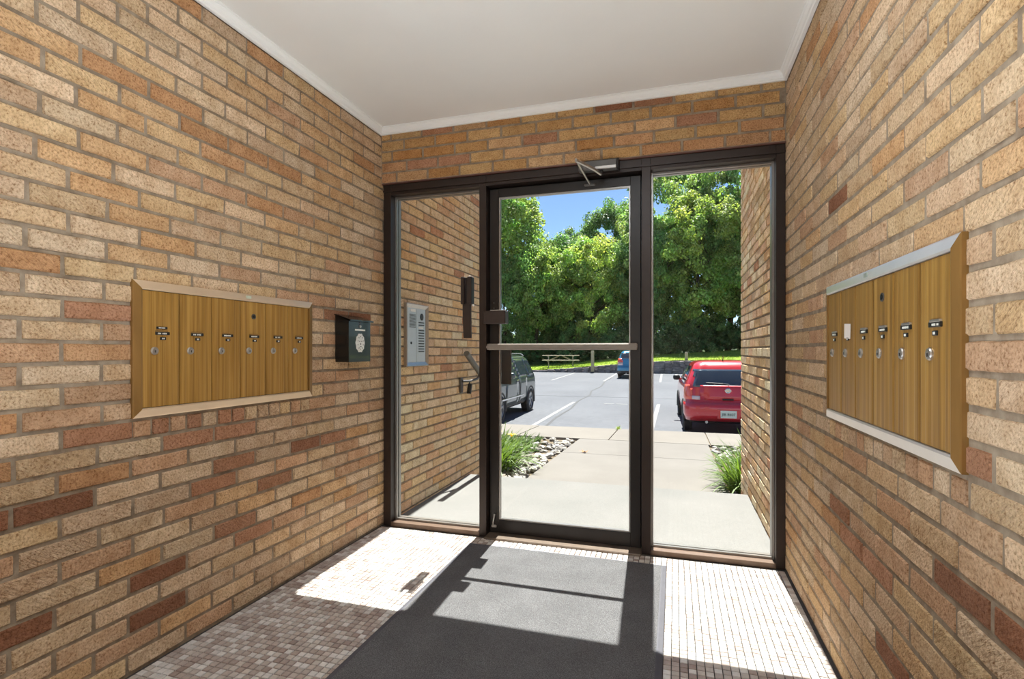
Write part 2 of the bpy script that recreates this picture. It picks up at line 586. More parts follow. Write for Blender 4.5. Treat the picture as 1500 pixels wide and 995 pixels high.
def bricks_on(wall, cells, frame, limit, use_px=True):
    """cells: (s0, s1, z0, z1, colour) along the wall; frame(s, out, z) -> point; the largest in view become objects"""
    o0 = Vector(frame(0, 0, 0)); ex = Vector(frame(1, 0, 0)) - o0; ey = Vector(frame(0, 1, 0)) - o0
    rz = math.atan2(ex.y, ex.x)
    flip = 1 if ex.cross(ey).z > 0 else -1
    rows = []
    for c in cells:
        s0, s1, z0, z1, col = c
        ctr = frame((s0 + s1) / 2, 0, (z0 + z1) / 2)
        area = -1
        q = px(ctr)
        if q and use_px and -40 < q[0] < 1540 and -40 < q[1] < 1035:
            a = px(frame(s0, 0, z0)); b = px(frame(s1, 0, z1))
            if a and b:
                area = abs(a[0] - b[0]) * (z1 - z0) * FPX / q[2]
        rows.append((area, c, ctr))
    rows.sort(key=lambda t: -t[0])
    run = MB()
    for n_, (area, (s0, s1, z0, z1, col), ctr) in enumerate(rows):
        v = rnd.randrange(len(BR_ME))
        sx = (s1 - s0 - JT) / FULL_L
        sz = (z1 - z0 - JT) / FULL_H
        out = rnd.uniform(-.0018, .0018)
        if sx <= 0.02:
            continue
        sc = (sx, flip, sz)
        loc = Vector(frame((s0 + s1) / 2, -0.012 + out, (z0 + z1) / 2))
        ry = rnd.uniform(-.004, .004)
        if area > 0 and n_ < limit:
            o = put('brick', BR_ME[v], wall, loc, (0, ry, rz), sc)
            o.color = col
        else:
            M = Matrix.Translation(loc) @ Matrix.Rotation(rz, 4, 'Z') @ Matrix.Rotation(ry, 4, 'Y') @ Matrix.Diagonal((sx, flip, sz, 1))
            run.add([M @ Vector(q) for q in BR_MB[v].v], [f if flip > 0 else f[::-1] for f in BR_MB[v].f], (col[0], col[1], col[2], rnd.random()))
    if run.f:
        o = run.build('brick_run', M_BRICKJ, wall, recalc=False)
        o['kind'] = 'stuff'
def colour(cls, jit=0.07):
    c = rnd.choice(CLS[cls])
    k = 1 + rnd.uniform(-jit, jit)
    w = rnd.uniform(-.03, .03)
    return (c[0] * k * (1 + w), c[1] * k, c[2] * k * (1 - w), 1.0)
def side_cells(phase, table, y0, y1, k0, k1, soldiers=None, rare=0.10, low=0.0):
    known = {}
    for c, l in table.items():
        for q in l:
            known[q] = c
    cells = []
    for k in range(k0, k1):
        i0 = math.floor((y0 - phase[k % 37]) / BL)
        i1 = math.ceil((y1 - phase[k % 37]) / BL)
        for i in range(i0, i1):
            a, b = phase[k % 37] + i * BL, phase[k % 37] + (i + 1) * BL
            a, b = max(a, y0), min(b, y1)
            if b - a < 0.03:
                continue
            if soldiers and k == 12 and b > soldiers[0] + .02 and a < soldiers[1] - .02:
                if a < soldiers[0] - .03:
                    cells.append((a, soldiers[0], k * BC, (k + 1) * BC, colour('T')))
                if b > soldiers[1] + .03:
                    cells.append((soldiers[1], b, k * BC, (k + 1) * BC, colour('T')))
                continue
            c = known.get((k, i))
            if c is None:
                u = rnd.random()
                # away from the bricks read one by one, keep the same share of redder ones
                far = not (-1 <= i <= 8)
                c = 'R' if u < (0.16 if far else 0.05) else 'O' if u < (0.24 if far else 0.09) else 'S' if far and u < 0.28 else 'T'
            cells.append((a, b, k * BC, (k + 1) * BC, colour(c)))
        if soldiers and k == 12:
            n = 13
            for j in range(n):
                a = soldiers[0] + (soldiers[1] - soldiers[0]) * j / n
                b = soldiers[0] + (soldiers[1] - soldiers[0]) * (j + 1) / n
                cells.append((a, b, k * BC, (k + 1) * BC, colour(rnd.choice('TRTSTTRTTR'))))
    return cells
KW = 38
def wall_slab(x0, x1, y0, y1, z0, z1):
    mb = MB()
    mb.box(((x0 + x1) / 2, (y0 + y1) / 2, (z0 + z1) / 2), (x1 - x0, y1 - y0, z1 - z0))
    return mb
REC = 0.0070                                    # how far the mortar lies back
left = structure('wall_left', wall_slab(XL - .2, XL - REC, YB, 2.95, -.25, 2.6), M_MORTAR, 'tan brick wall behind the left mailbox bank')
bricks_on(left, side_cells(LP, LT, YB, 2.86, 0, 37, (1.28, 2.16)), lambda s, o, z: (XL + o, s, z), 300)
right = structure('wall_right', wall_slab(XR + .0042, XR + .2, YB, 2.95, -.25, 2.6), M_MORTAR, 'tan brick wall behind the right mailbox bank')
bricks_on(right, side_cells(RP, RT, YB, 2.86, 0, 37, (1.17, 2.08)), lambda s, o, z: (XR - o, s, z - .004), 300)
# wall over the door
cells = []
HS = [-1.594, -1.528, -1.625, -1.545, -1.633]
hk = {}
for c, l in HT.items():
    for q in l:
        hk[q] = c
for k in range(7):
    for i in range(-1, 12):
        s0 = (HS[k % 5]) + i * .2035
        a, b = max(s0, XL), min(s0 + .2035, XR)
        if b - a < .03:
            continue
        cells.append((a, b, ZH + k * BC, ZH + (k + 1) * BC, colour(hk.get((k, i), 'H' if rnd.random() > .16 else 'O'))))
front = structure('wall_front', wall_slab(XL - .2, XR + .2, YH + REC, 3.0, ZH + .002, 6.2), M_MORTAR, 'golden brick wall above the glass door')
bricks_on(front, cells, lambda s, o, z: (s, YH - o, z), 300)
# the porch walls outside: the same bricks, their colour raised to stand in for bounced daylight
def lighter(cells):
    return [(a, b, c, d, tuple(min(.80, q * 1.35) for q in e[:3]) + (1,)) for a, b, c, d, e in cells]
pl = structure('wall_porch_left', wall_slab(XL - .3, XL - REC, 2.95, YE, -1.0, 6.2), M_MORTAR, 'left brick wall of the porch, behind the intercom panel')
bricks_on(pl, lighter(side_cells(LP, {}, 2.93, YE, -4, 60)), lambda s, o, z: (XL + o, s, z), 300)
pr = structure('wall_porch_right', wall_slab(XR + REC, XR + .3, 2.95, YE, -1.0, 6.2), M_MORTAR, 'right brick wall of the porch')
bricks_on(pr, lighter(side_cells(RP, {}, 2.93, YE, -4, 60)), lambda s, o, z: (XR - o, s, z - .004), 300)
for o_, x_ in ((pl, XL - .15), (pr, XR + .15)):
    cs = []
    for k in range(-4, 60):
        off = 0.0 if k % 2 else .1
        cs.append((x_ - .15, x_ + .15, k * BC, (k + 1) * BC, colour('P')))
    bricks_on(o_, cs, lambda s, o, z: (s, YE + o, z), 0)
# rest of the vestibule behind the camera and the building around it
wb = MB()
wb.box(((XL + XR) / 2, YB - .1, 1.2), (XR - XL + .4, .2, 2.9))
structure('wall_back', wb, simple('cream_wall_paint', rgb(236, 222, 200), 0.8, var=0.02), 'plain cream wall behind the viewer')
mb = MB()
mb.box(((XL + XR) / 2, (YB + YH) / 2, ZC + .05), (XR - XL + .4, YH - YB + .02, .1))
structure('ceiling', mb, M_WHITE, 'plain white ceiling of the vestibule')

# crown trim
prof = [(0, 0), (.012, 0), (.012, .006), (.0165, .009), (.019, .022), (.027, .030), (.028, .034), (.035, .036), (.035, .042), (0, .042)]
mb = MB(); mb.sweep(prof, (XL, YB, ZT), (XL, YH, ZT), (1, 0, 0), (0, 0, 1), 0, 1.0)
structure('trim_1', mb, M_TRIM, 'white crown trim along the left wall')
mb = MB(); mb.sweep(prof, (XR, YB, ZT), (XR, YH, ZT), (-1, 0, 0), (0, 0, 1), 0, 1.0)
structure('trim_2', mb, M_TRIM, 'white crown trim along the right wall')
mb = MB(); mb.sweep(prof, (XL, YH, ZT), (XR, YH, ZT), (0, -1, 0), (0, 0, 1), 1.0, 1.0)
structure('trim_3', mb, M_TRIM, 'white crown trim above the door wall')

# ------------------------------------------------------------------ mosaic floor
mb = MB(); mb.box(((XL + XR) / 2, (YB + 2.96) / 2, FZ - .05), (XR - XL + .02, 2.96 - YB, .097))
floor = structure('floor', mb, M_GROUT, 'mosaic floor of small beige and white tiles')
TP, TS = 0.0271, 0.0238
TC = [rgb(222, 220, 217, .97), rgb(212, 209, 205, .97), rgb(188, 178, 171, .97), rgb(178, 166, 159, .97), rgb(160, 144, 136, .97), rgb(196, 189, 182, .97), rgb(172, 157, 149, .97)]
TW = [6, 6, 6, 6, 2, 6, 4]
hT = TS / 2
tile = MB()
def tile_geo(hx):
    e = .0022
    vs = [(-hx, -hx, -.003), (hx, -hx, -.003), (hx, hx, -.003), (-hx, hx, -.003),
          (-hx, -hx, .0004), (hx, -hx, .0004), (hx, hx, .0004), (-hx, hx, .0004),
          (-hx + e, -hx + e, .0016), (hx - e, -hx + e, .0016), (hx - e, hx - e, .0016), (-hx + e, hx - e, .0016)]
    fs = []
    for a in (0, 4):
        for i in range(4):
            j = (i + 1) % 4
            fs.append((a + i, a + j, a + 4 + j, a + 4 + i))
    fs.append((8, 9, 10, 11))
    return vs, fs
tv, tf = tile_geo(hT)
tile.add(tv, tf)
TILE_ME = tile.mesh('tile', M_TILE)
MATX0, MATX1, MATY0, MATY1 = -1.080, -0.040, 0.55, 2.700
trow = []
ny = int((2.80 - YB) / TP)
nx = int((XR - XL) / TP)
for iy in range(ny):
    y = 2.80 - (iy + .5) * TP
    for ix in range(nx + 1):
        x = XL + .006 + (ix + .5) * TP
        if x > XR - .01:
            continue
        if MATX0 + .03 < x < MATX1 - .03 and MATY0 + .03 < y < MATY1 - .03:
            continue
        q = px((x, y, 0))
        seen = bool(q and 0 < q[0] < 1500 and 0 < q[1] < 992)
        trow.append((q[2] if seen else 99, x, y))
trow.sort()
fl = MB()
for n_, (d, x, y) in enumerate(trow):
    c = rnd.choices(TC, TW)[0]
    k = rnd.uniform(.93, 1.07)
    c = (c[0] * k, c[1] * k, c[2] * k, 1)
    z = FZ + .0015 + rnd.uniform(-.0003, .0003)
    if n_ < 300 and d < 50:
        o = put('tile', TILE_ME, floor, (x, y, z))
        o.color = c
    else:
        fl.add([(vx + x, vy + y, vz + z) for vx, vy, vz in tv], tf, c)
o = fl.build('tile_field', M_TILEJ, floor, recalc=False)
o['kind'] = 'stuff'

# entrance mat
mat_t = thing('entrance_mat', 'grey ribbed-pile entrance mat with rubber edging before the glass door', 'mat', (0, 0, 0))
mb = MB()
mb.box(((MATX0 + MATX1) / 2, (MATY0 + MATY1) / 2, FZ + .0055), (MATX1 - MATX0 - .044, MATY1 - MATY0 - .044, .007), ch=.002)
mb.build('pile', M_MAT, mat_t)
ep = [(0, 0), (.024, 0), (.024, .0062), (.018, .0066), (.002, .0018)]
mb = MB()
zf = FZ + .0022
mb.sweep(ep, (MATX0, MATY0, zf), (MATX0, MATY1, zf), (1, 0, 0), (0, 0, 1), 1, 1)
mb.sweep(ep, (MATX1, MATY0, zf), (MATX1, MATY1, zf), (-1, 0, 0), (0, 0, 1), 1, 1)
mb.sweep(ep, (MATX0, MATY1, zf), (MATX1, MATY1, zf), (0, -1, 0), (0, 0, 1), 1, 1)
mb.sweep(ep, (MATX0, MATY0, zf), (MATX1, MATY0, zf), (0, 1, 0), (0, 0, 1), 1, 1)
mb.build('rubber_edge', M_MATEDGE, mat_t)

# ------------------------------------------------------------------ storefront frame, sidelights, door
FD = 0.115                      # frame depth
YG = 2.900                      # glass plane
def vbox(x0, x1, y0, y1, z0, z1, ch=.0015):
    return MB().box(((x0 + x1) / 2, (y0 + y1) / 2, (z0 + z1) / 2), (x1 - x0, y1 - y0, z1 - z0), ch=ch)
JL0, JL1 = -1.690, -1.642
ML0, ML1 = -1.071, -1.029
MR0, MR1 = -0.166, -0.121
JR0, JR1 = 0.470, 0.511
HB, HTOP = 1.998, 2.060
frm = thing('trim_4', None, None)
tag(frm, 'dark bronze metal frame holding the glass door and both side panes', kind='structure')
vbox(JL0, JL1, YF, YF + FD, FZ, HTOP).build('jamb', M_BRONZE, frm)
vbox(JR0, JR1, YF, YF + FD, FZ, HTOP).build('jamb', M_BRONZE, frm)
vbox(ML0, ML1, YF, YF + FD, FZ, HTOP).build('mullion', M_BRONZE, frm)
vbox(MR0, MR1, YF, YF + FD, FZ, HTOP).build('mullion', M_BRONZE, frm)
mb = MB()
for a, b in ((JL1, ML0), (ML1, MR0), (MR1, JR0)):
    mb.box(((a + b) / 2, YF + FD / 2, (HB + HTOP) / 2), (b - a, FD - .002, HTOP - HB), ch=.0015)
mb.box(((JL0 + JR1) / 2, YF - .004, HB + .022), (JR1 - JL0, .008, .010))
mb.build('head', M_BRONZE, frm)
vbox(JL0 - .01, JR1 + .003, YF - .012, YF + FD + .04, HTOP, ZH + .002, 0).build('lintel', M_LINTEL, frm)
for a, b in ((JL1, ML0), (MR1, JR0)):
    vbox(a, b, YF, YF + FD, FZ, .020).build('sill', simple('worn_bronze_sill', rgb(108, 88, 74), .4, metal=.3, var=.1), frm)
    for y0, y1 in ((YF + .052, YG - .005), (YG + .006, YF + .105)):
        mb = MB()
        st = .011
        for x0, x1, z0, z1 in ((a, a + st, .020, HB), (b - st, b, .020, HB), (a + st, b - st, .020, .020 + st), (a + st, b - st, HB - st, HB)):
            mb.box(((x0 + x1) / 2, (y0 + y1) / 2, (z0 + z1) / 2), (x1 - x0, y1 - y0, z1 - z0), ch=.001)
        mb.build('glazing_stop', M_STOP, frm)
vbox(ML1, MR0, YF - .045, YF + FD, FZ, FZ + .013, .004).build('threshold', simple('worn_bronze_threshold', rgb(112, 98, 86), .4, metal=.35, var=.12), frm)
mb = MB()
mb.box(((ML1 + .007), YF + .085, 1.0), (.014, .02, 2.0)); mb.box((MR0 - .007, YF + .085, 1.0), (.014, .02, 2.0)); mb.box(((ML1 + MR0) / 2, YF + .085, HB - .007), (MR0 - ML1, .02, .014))
mb.build('door_stop_strip', M_BLACKPL, frm)
w1 = vbox(JL1 + .004, ML0 - .004, YG - .003, YG + .003, .022, HB - .003, 0).build('window_1', M_GLASS)
tag(w1, 'tall clear glass pane left of the door', kind='structure')
w2 = vbox(MR1 + .004, JR0 - .004, YG - .003, YG + .003, .022, HB - .003, 0).build('window_2', M_GLASS)
tag(w2, 'tall clear glass pane right of the door', kind='structure')

# the door leaf
DY0, DY1 = 2.868, 2.912
DX0, DX1 = -1.022, -0.174
DZ0, DZ1 = 0.010, 1.986
GX0, GX1, GZ0, GZ1 = -0.968, -0.227, 0.084, 1.938
door = thing('door_1', None, None)
tag(door, 'narrow-framed dark metal glass entrance door between the two side panes', kind='structure')
vbox(DX0, GX0, DY0, DY1, DZ0, DZ1).build('stile', M_BRONZE2, door)
vbox(GX1, DX1, DY0, DY1, DZ0, DZ1).build('stile', M_BRONZE2, door)
vbox(GX0, GX1, DY0, DY1, GZ1, DZ1).build('rail', M_BRONZE2, door)
vbox(GX0, GX1, DY0, DY1, DZ0, GZ0).build('rail', M_BRONZE2, door)
mb = MB()
st = .008
for x0, x1, z0, z1 in ((GX0, GX0 + st, GZ0, GZ1), (GX1 - st, GX1, GZ0, GZ1), (GX0 + st, GX1 - st, GZ0, GZ0 + st), (GX0 + st, GX1 - st, GZ1 - st, GZ1)):
    mb.box(((x0 + x1) / 2, (DY0 + DY1) / 2 - .006, (z0 + z1) / 2), (x1 - x0, .024, z1 - z0), ch=.001)
mb.build('glazing_bead', M_STOP, door)
vbox(GX0 + .003, GX1 - .003, YG - .003, YG + .003, GZ0 + .003, GZ1 - .003, 0).build('pane', M_GLASS, door)
# push bar
bar = MB().box((-.606, 2.826, 1.078), (.838, .020, .036), ch=.006)
bar.box((-.606, 2.8145, 1.078), (.838, .004, .012), ch=.001)
bar = bar.build('push_bar', M_BARAL, door)
for x_ in (-1.012, -.200):
    MB().box((x_, 2.852, 1.078), (.022, .036, .030), ch=.004).build('bar_bracket', M_BRONZE2, bar)
# interior rim lock
lk = MB().box((-.974, 2.836, 1.245), (.132, .062, .074), ch=.004).build('rim_lock', M_BROWNPL, door)
MB().box((-.952, 2.806, 1.2845), (.090, .012, .004), ch=.001).build('latch_slide', M_STEEL, lk)
mb = MB()
for z_ in (1.300, 1.330):
    mb.lathe([(.005, 0), (.005, .004), (.003, .006)], Matrix.Translation((-.995, 2.868, z_)) @ Matrix.Rotation(R(90), 4, 'X'), 10)
mb.build('screw', M_STEEL_DK, lk)
# outside pull plate, seen through the pane
pull = MB().box((-.946, 2.948, .965), (.060, .016, .215), ch=.004).build('pull_plate', M_BROWNPL, door)
mb = MB()
mb.box((-.985, 2.930, 1.05), (.024, .036, .024)); mb.box((-.985, 2.930, .88), (.024, .036, .024))
mb.build('pull_bracket', M_BROWNPL, pull)
# scuffed bottom bolt on the lock stile
bl_ = MB()
bl_.tube([(-.992, 2.860, .118), (-.994, 2.858, .095), (-.999, 2.859, .07), (-1.0, 2.861, .055)], [.006, .0055, .005, .0045], 8)
bl_.box((-.995, 2.864, .047), (.030, .008, .016), ch=.003)
bl_.build('bottom_bolt', M_STEEL, door)

# door closer over the door
cl = thing('door_closer', 'dark overhead door closer with folded silver arm on the door head', 'door closer', (-.39, YF, 2.03))
def lb(mb, name, mat, par):
    o = mb.build(name, mat, par)
    o.matrix_parent_inverse = Matrix.Translation(-par.location)
    return o
lb(MB().box((-.388, 2.790, 2.032), (.205, .050, .052), ch=.006), 'body', M_STEEL_DK, cl)
lb(MB().box((-.345, 2.7625, 2.014), (.110, .006, .016), ch=.002), 'cover_strip', M_STEEL, cl)
lb(MB().box((-.283, 2.790, 2.030), (.010, .054, .054), ch=.003), 'end_cap', M_BLACKPL, cl)
lb(MB().lathe([(.011, 0), (.011, .020), (.008, .024)], Matrix.Translation((-.372, 2.788, 1.984)), 12), 'spindle', M_BLACKPL, cl)
lb(MB().tube([(-.372, 2.780, 1.984), (-.40, 2.72, 1.993), (-.475, 2.62, 2.012)], .0085, 8), 'arm', M_STEEL, cl)
lb(MB().tube([(-.475, 2.62, 2.018), (-.465, 2.70, 2.000), (-.442, 2.86, 1.962)], [.006, .007, .005], 8), 'forearm', M_STEEL, cl)
lb(MB().box((-.442, 2.862, 1.958), (.060, .012, .014), ch=.003), 'arm_shoe', M_STEEL_DK, cl)

# brown holder with curved tongue beside the left mullion
hd = thing('wall_handset', 'dark brown plastic holder with hanging curved tongue on the left pane by the door', 'handset', (-1.165, 2.88, 1.13))
mb = MB()
mb.box((-1.186, 2.872, 1.408), (.020, .050, .160), ch=.003)
mb.box((-1.142, 2.872, 1.408), (.026, .050, .160), ch=.003)
mb.box((-1.164, 2.884, 1.408), (.030, .022, .156), ch=.002)
lb(mb, 'cradle', M_BROWNPL, hd)
mb = MB()
vs, fs = [], []
for i in range(9):
    t = i / 8
    z = 1.335 - .205 * t
    cx = -1.166 + .006 * math.sin(t * 2.4)
    w = .026 - .002 * t
    y = 2.868 - .012 * math.sin(t * math.pi)
    vs += [(cx - w, y, z), (cx + w, y, z), (cx + w, y + .012, z), (cx - w, y + .012, z)]
for i in range(8):
    for k in range(4):
        fs.append((4 * i + k, 4 * i + (k + 1) % 4, 4 * i + 4 + (k + 1) % 4, 4 * i + 4 + k))
fs += [(0, 1, 2, 3), (35, 34, 33, 32)]
mb.add(vs, fs)
lb(mb, 'tongue', M_BROWNPL, hd)
for q in ((-1.150, 2.880, 1.492), (-1.128, 2.880, 1.322)):
    lb(MB().lathe([(.006, 0), (.006, .008), (.003, .010)], Matrix.Translation(q) @ Matrix.Rotation(R(90), 4, 'X'), 10), 'fixing_glint', M_PAPER, hd)  # pale studs stand in for bright glints at the holder's corners

# ------------------------------------------------------------------ the two mailbox banks
def lock_mb(out, y, z):
    """round cylinder lock: out(y, depth, z) maps to the wall"""
def mailbox_bank(name, label, side, y0, y1, z0, z1, tops, sidemat, seed):
    sg = 1 if side == 'L' else -1
    xw = XL if side == 'L' else XR
    root = thing(name, label, 'mailbox', (xw, (y0 + y1) / 2, z0), 0, 'mailbox banks set in the brick walls')
    P = lambda y, o, z: (xw + sg * o, y, z)
    inv = Matrix.Translation(-root.location)
    def part(mb, nm, mat, par=root, smooth=False):
        o = mb.build(nm, mat, par, smooth)
        if par is root:
            o.matrix_parent_inverse = inv
        return o
    rim = .030
    Q = lambda y, o, z: P(y, o - .0085, z)
    pf = [(0, -.004), (0, .0070), (.003, .0085), (rim - .005, .0135), (rim, .0120), (rim, -.004)]   # u across the member inward, v out of the wall
    ox = Vector((sg, 0, 0))
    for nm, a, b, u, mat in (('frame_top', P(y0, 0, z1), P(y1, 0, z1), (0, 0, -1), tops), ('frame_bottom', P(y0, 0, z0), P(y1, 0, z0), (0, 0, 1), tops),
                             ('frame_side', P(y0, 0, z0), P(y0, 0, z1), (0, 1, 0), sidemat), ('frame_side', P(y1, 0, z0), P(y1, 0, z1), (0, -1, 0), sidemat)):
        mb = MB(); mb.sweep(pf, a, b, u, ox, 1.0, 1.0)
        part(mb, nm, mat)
    back = MB().box(Q((y0 + y1) / 2, .0085, (z0 + z1) / 2), (.006, y1 - y0 - .02, z1 - z0 - .02))
    part(back, 'back_box', M_BLACKPL)
    mb = MB().box(Q(y0 + (y1 - y0) * .545, .0195, z1 - .013), (.006, .026, .012), ch=.001)
    part(mb, 'maker_tag', simple('tag_' + side, rgb(205, 212, 190) if side == 'L' else rgb(150, 160, 150), .5))
    n = 6
    iy0, iy1 = y0 + rim + .001, y1 - rim - .001
    w = (iy1 - iy0) / n
    r = random.Random(seed)
    for i in range(n):
        a, b = iy0 + i * w + .0018, iy0 + (i + 1) * w - .0018
        # shallow ribbed profile across the door
        pr = [(0, .004), (0, .0155), (.05, .0170), (.16, .0170), (.20, .0158), (.36, .0170), (.58, .0170), (.62, .0160), (.78, .0172), (.82, .0162), (.95, .0170), (1, .0155), (1, .004)]
        mb = MB()
        mb.sweep([(a + t * (b - a), o) for t, o in pr], P(0, -.0085, z0 + rim + .002), P(0, -.0085, z1 - rim - .002), (0, 1, 0), ox)
        d = part(mb, 'door', M_GOLD)
        yc = (a + b) / 2
        zz = (z0 + z1) / 2
        ly = yc - .026 if side == 'L' else yc + .018
        M = Matrix.Translation(Q(ly, .0165, z0 + .222)) @ Matrix.Rotation(R(90) * sg, 4, 'Y')
        lk = MB().lathe([(.0135, 0), (.0135, .0035), (.0115, .006), (.0055, .0068), (.0045, .0062)], M, 20).build('lock', M_STEEL, d, smooth=False)
        kh = MB().box(Q(ly, .0234, z0 + .220), (.0012, .0022, .008))
        kh.build('keyhole', M_BLACKPL, lk)
        ny = yc + .003 if side == 'L' else yc - .006
        if not (side == 'R' and i == 4):
            np_ = MB().box(Q(ny, .0185, z0 + .282), (.005, .052, .011), ch=.001).build('name_plate', M_BLACKPL, d)
            MB().box(Q(ny + (-.004 if side == 'L' else -.003), .0190, z0 + .2895), (.006, .044, .0055), ch=.001).build('plate_lip', M_GOLDSIDE if side == 'L' else M_STEEL, np_)
            mb = MB()
            for q in range(8):
                if r.random() > .12:
                    mb.box(Q(ny - .018 + q * .0042 * (1), .0212, z0 + .2815), (.0012, .0026, .0042 + .0012 * r.random()))
            mb.build('lettering', M_WHITEPRINT, np_)
        else:
            MB().box(Q(ny + .004, .019, z0 + .288), (.0016, .056, .045), rot=Matrix.Rotation(R(3), 3, 'X')).build('paper_label', M_PAPER, d)
        nn = MB().box(Q(ny + .002, .0180, z0 + .2645), (.004, .021, .010), ch=.001).build('number_plate', M_BLACKPL, d)
        mb = MB()
        for q in range(2):
            mb.box(Q(ny - .001 + q * .005, .0204, z0 + .2645), (.0012, .003, .0055))
        mb.build('lettering', M_WHITEPRINT, nn)
        if side == 'L' and i == 0:
            e = MB().box(Q(ny - .002, .0180, z0 + .301), (.004, .040, .0085), ch=.001).build('upper_name_plate', M_BLACKPL, d)
            mb = MB()
            for q in range(5):
                mb.box(Q(ny - .014 + q * .005, .0204, z0 + .301), (.0012, .003, .004))
            mb.build('lettering', M_WHITEPRINT, e)
        if i == (3 if side == 'L' else 2):
            M = Matrix.Translation(Q(yc, .0165, z0 + .365)) @ Matrix.Rotation(R(90) * sg, 4, 'Y')
            ml = MB().lathe([(.0115, 0), (.0115, .003), (.009, .0035), (.0085, .0015)], M, 18).build('master_lock', M_STEEL_DK, d)
            MB().lathe([(.006, 0), (.006, .004)], M, 12).build('keyhole', M_BLACKPL, ml)
    return root
mailbox_bank('mailbox_bank', 'gold six-door mailbox bank with reflected light painted on its rim on the left brick wall', 'L', 1.275, 2.166, .834, 1.291, M_LITRIM_L, M_GOLDSIDE, 3)
mailbox_bank('mailbox_bank', 'gold six-door mailbox bank with reflected light painted on its rim and one white paper label, right wall', 'R', 1.174, 2.080, .828, 1.277, M_LITRIM_R, M_GOLDSIDE, 4)

# black letter box
bx = thing('letter_box', 'small black steel letter box with white lion medallion on the left wall', 'mailbox', (XL, 2.46, 1.0))
b0, b1, bz0, bz1, bd = 2.358, 2.560, .997, 1.225, .082
mb = MB()
pf = [(0, 0), (bd, 0), (bd, bz1 - bz0 - .012), (0, bz1 - bz0 + .018)]
mb.sweep(pf, (XL, b0, bz0), (XL, b1, bz0), (1, 0, 0), (0, 0, 1))
lb(mb, 'body', M_BLKGLOSS, bx)
mb = MB()
pf = [(0, .024), (bd + .016, -.006), (bd + .016, -.014), (bd + .013, -.014), (bd + .013, -.009), (0, .019)]
mb.sweep(pf, (XL, b0 - .008, bz1), (XL, b1 + .008, bz1), (1, 0, 0), (0, 0, 1))
lb(mb, 'lid', M_BLKGLOSS, bx)
yc = (b0 + b1) / 2
xf = XL + bd
mb = MB()
E_, CZ = (.040, .050), 1.098
ring = []
for k in range(40):
    a = 2 * math.pi * k / 40
    s_ = 1.0 + .05 * math.cos(10 * a)
    ring.append((yc + E_[0] * s_ * math.cos(a), CZ + E_[1] * s_ * math.sin(a)))
vs = [(xf, y, z) for y, z in ring] + [(xf + .003, y, z) for y, z in ring] + [(xf + .0045, yc + (y - yc) * .8, CZ + (z - CZ) * .8) for y, z in ring]
n = 40
fs = [(i, (i + 1) % n, n + (i + 1) % n, n + i) for i in range(n)] + [(n + i, n + (i + 1) % n, 2 * n + (i + 1) % n, 2 * n + i) for i in range(n)] + [tuple(range(2 * n, 3 * n))]
mb.add(vs, fs)
med = lb(mb, 'lion_medallion', M_WHITEPRINT, bx)
mb = MB()
for k in range(10):
    a = 2 * math.pi * (k + .5) / 10
    mb.box((xf + .0045, yc + .026 * math.cos(a), CZ + .034 * math.sin(a)), (.001, .007, .0045), rot=Matrix.Rotation(a, 3, 'X'))
mb.box((xf + .0048, yc - .009, CZ + .008), (.001, .006, .005)); mb.box((xf + .0048, yc + .009, CZ + .008), (.001, .006, .005))
mb.box((xf + .0048, yc, CZ - .006), (.001, .007, .010)); mb.box((xf + .0048, yc, CZ - .020), (.001, .016, .004))
o = mb.build('face_relief', M_STEEL_DK, med)
lb(MB().box((xf + .0012, yc, 1.167), (.002, .094, .0085), ch=.0005), 'name_strip', M_WHITEPRINT, bx)
lb(MB().lathe([(.0085, 0), (.0085, .004), (.006, .006)], Matrix.Translation((xf, yc, 1.187)) @ Matrix.Rotation(R(90), 4, 'Y'), 16), 'lock', M_STEEL, bx)
mb = MB(); mb.tube([(xf + .001, yc - .008, 1.200), (xf + .001, yc, 1.209), (xf + .001, yc + .006, 1.200)], .0016, 6)
lb(mb, 'keeper', M_STEEL, bx)

# ------------------------------------------------------------------ porch: intercom, handrail
ic = thing('intercom_panel', 'silver entry intercom panel with name buttons on the porch brick wall', 'intercom', (XL, 3.25, .95))
iy0, iy1, iz0, iz1 = 3.085, 3.405, .950, 1.372
ox = (1, 0, 0)
pf = [(0, 0), (0, .020), (.004, .024), (.028, .012), (.028, 0)]
for nm, a, b, u in (('frame_top', (XL, iy0, iz1), (XL, iy1, iz1), (0, 0, -1)), ('frame_bottom', (XL, iy0, iz0), (XL, iy1, iz0), (0, 0, 1)),
                    ('frame_side', (XL, iy0, iz0), (XL, iy0, iz1), (0, 1, 0)), ('frame_side', (XL, iy1, iz0), (XL, iy1, iz1), (0, -1, 0))):
    mb = MB(); mb.sweep(pf, a, b, u, ox, 1, 1)
    lb(mb, nm, M_STEEL, ic)
M_ICF = simple('pale_intercom_face', rgb(196, 200, 204), .4, metal=.3, var=.03)
f1 = lb(MB().box((XL + .006, 3.178, 1.161), (.012, .128, .366), ch=.001), 'speaker_face', M_ICF, ic)
f2 = lb(MB().box((XL + .006, 3.310, 1.161), (.012, .128, .366), ch=.001), 'button_face', M_ICF, ic)
mb = MB()
for q in range(11):
    mb.box((XL + .0125, 3.185, 1.300 - q * .0085), (.002, .088, .0042))
mb.build('speaker_grille', M_STEEL_DK, f1)
MB().box((XL + .0125, 3.190, 1.328), (.002, .070, .018)).build('notice', M_PAPER, f1)
MB().lathe([(.009, 0), (.009, .003), (.005, .004)], Matrix.Translation((XL + .012, 3.165, 1.108)) @ Matrix.Rotation(R(90), 4, 'Y'), 14).build('key_switch', M_BLACKPL, f1)
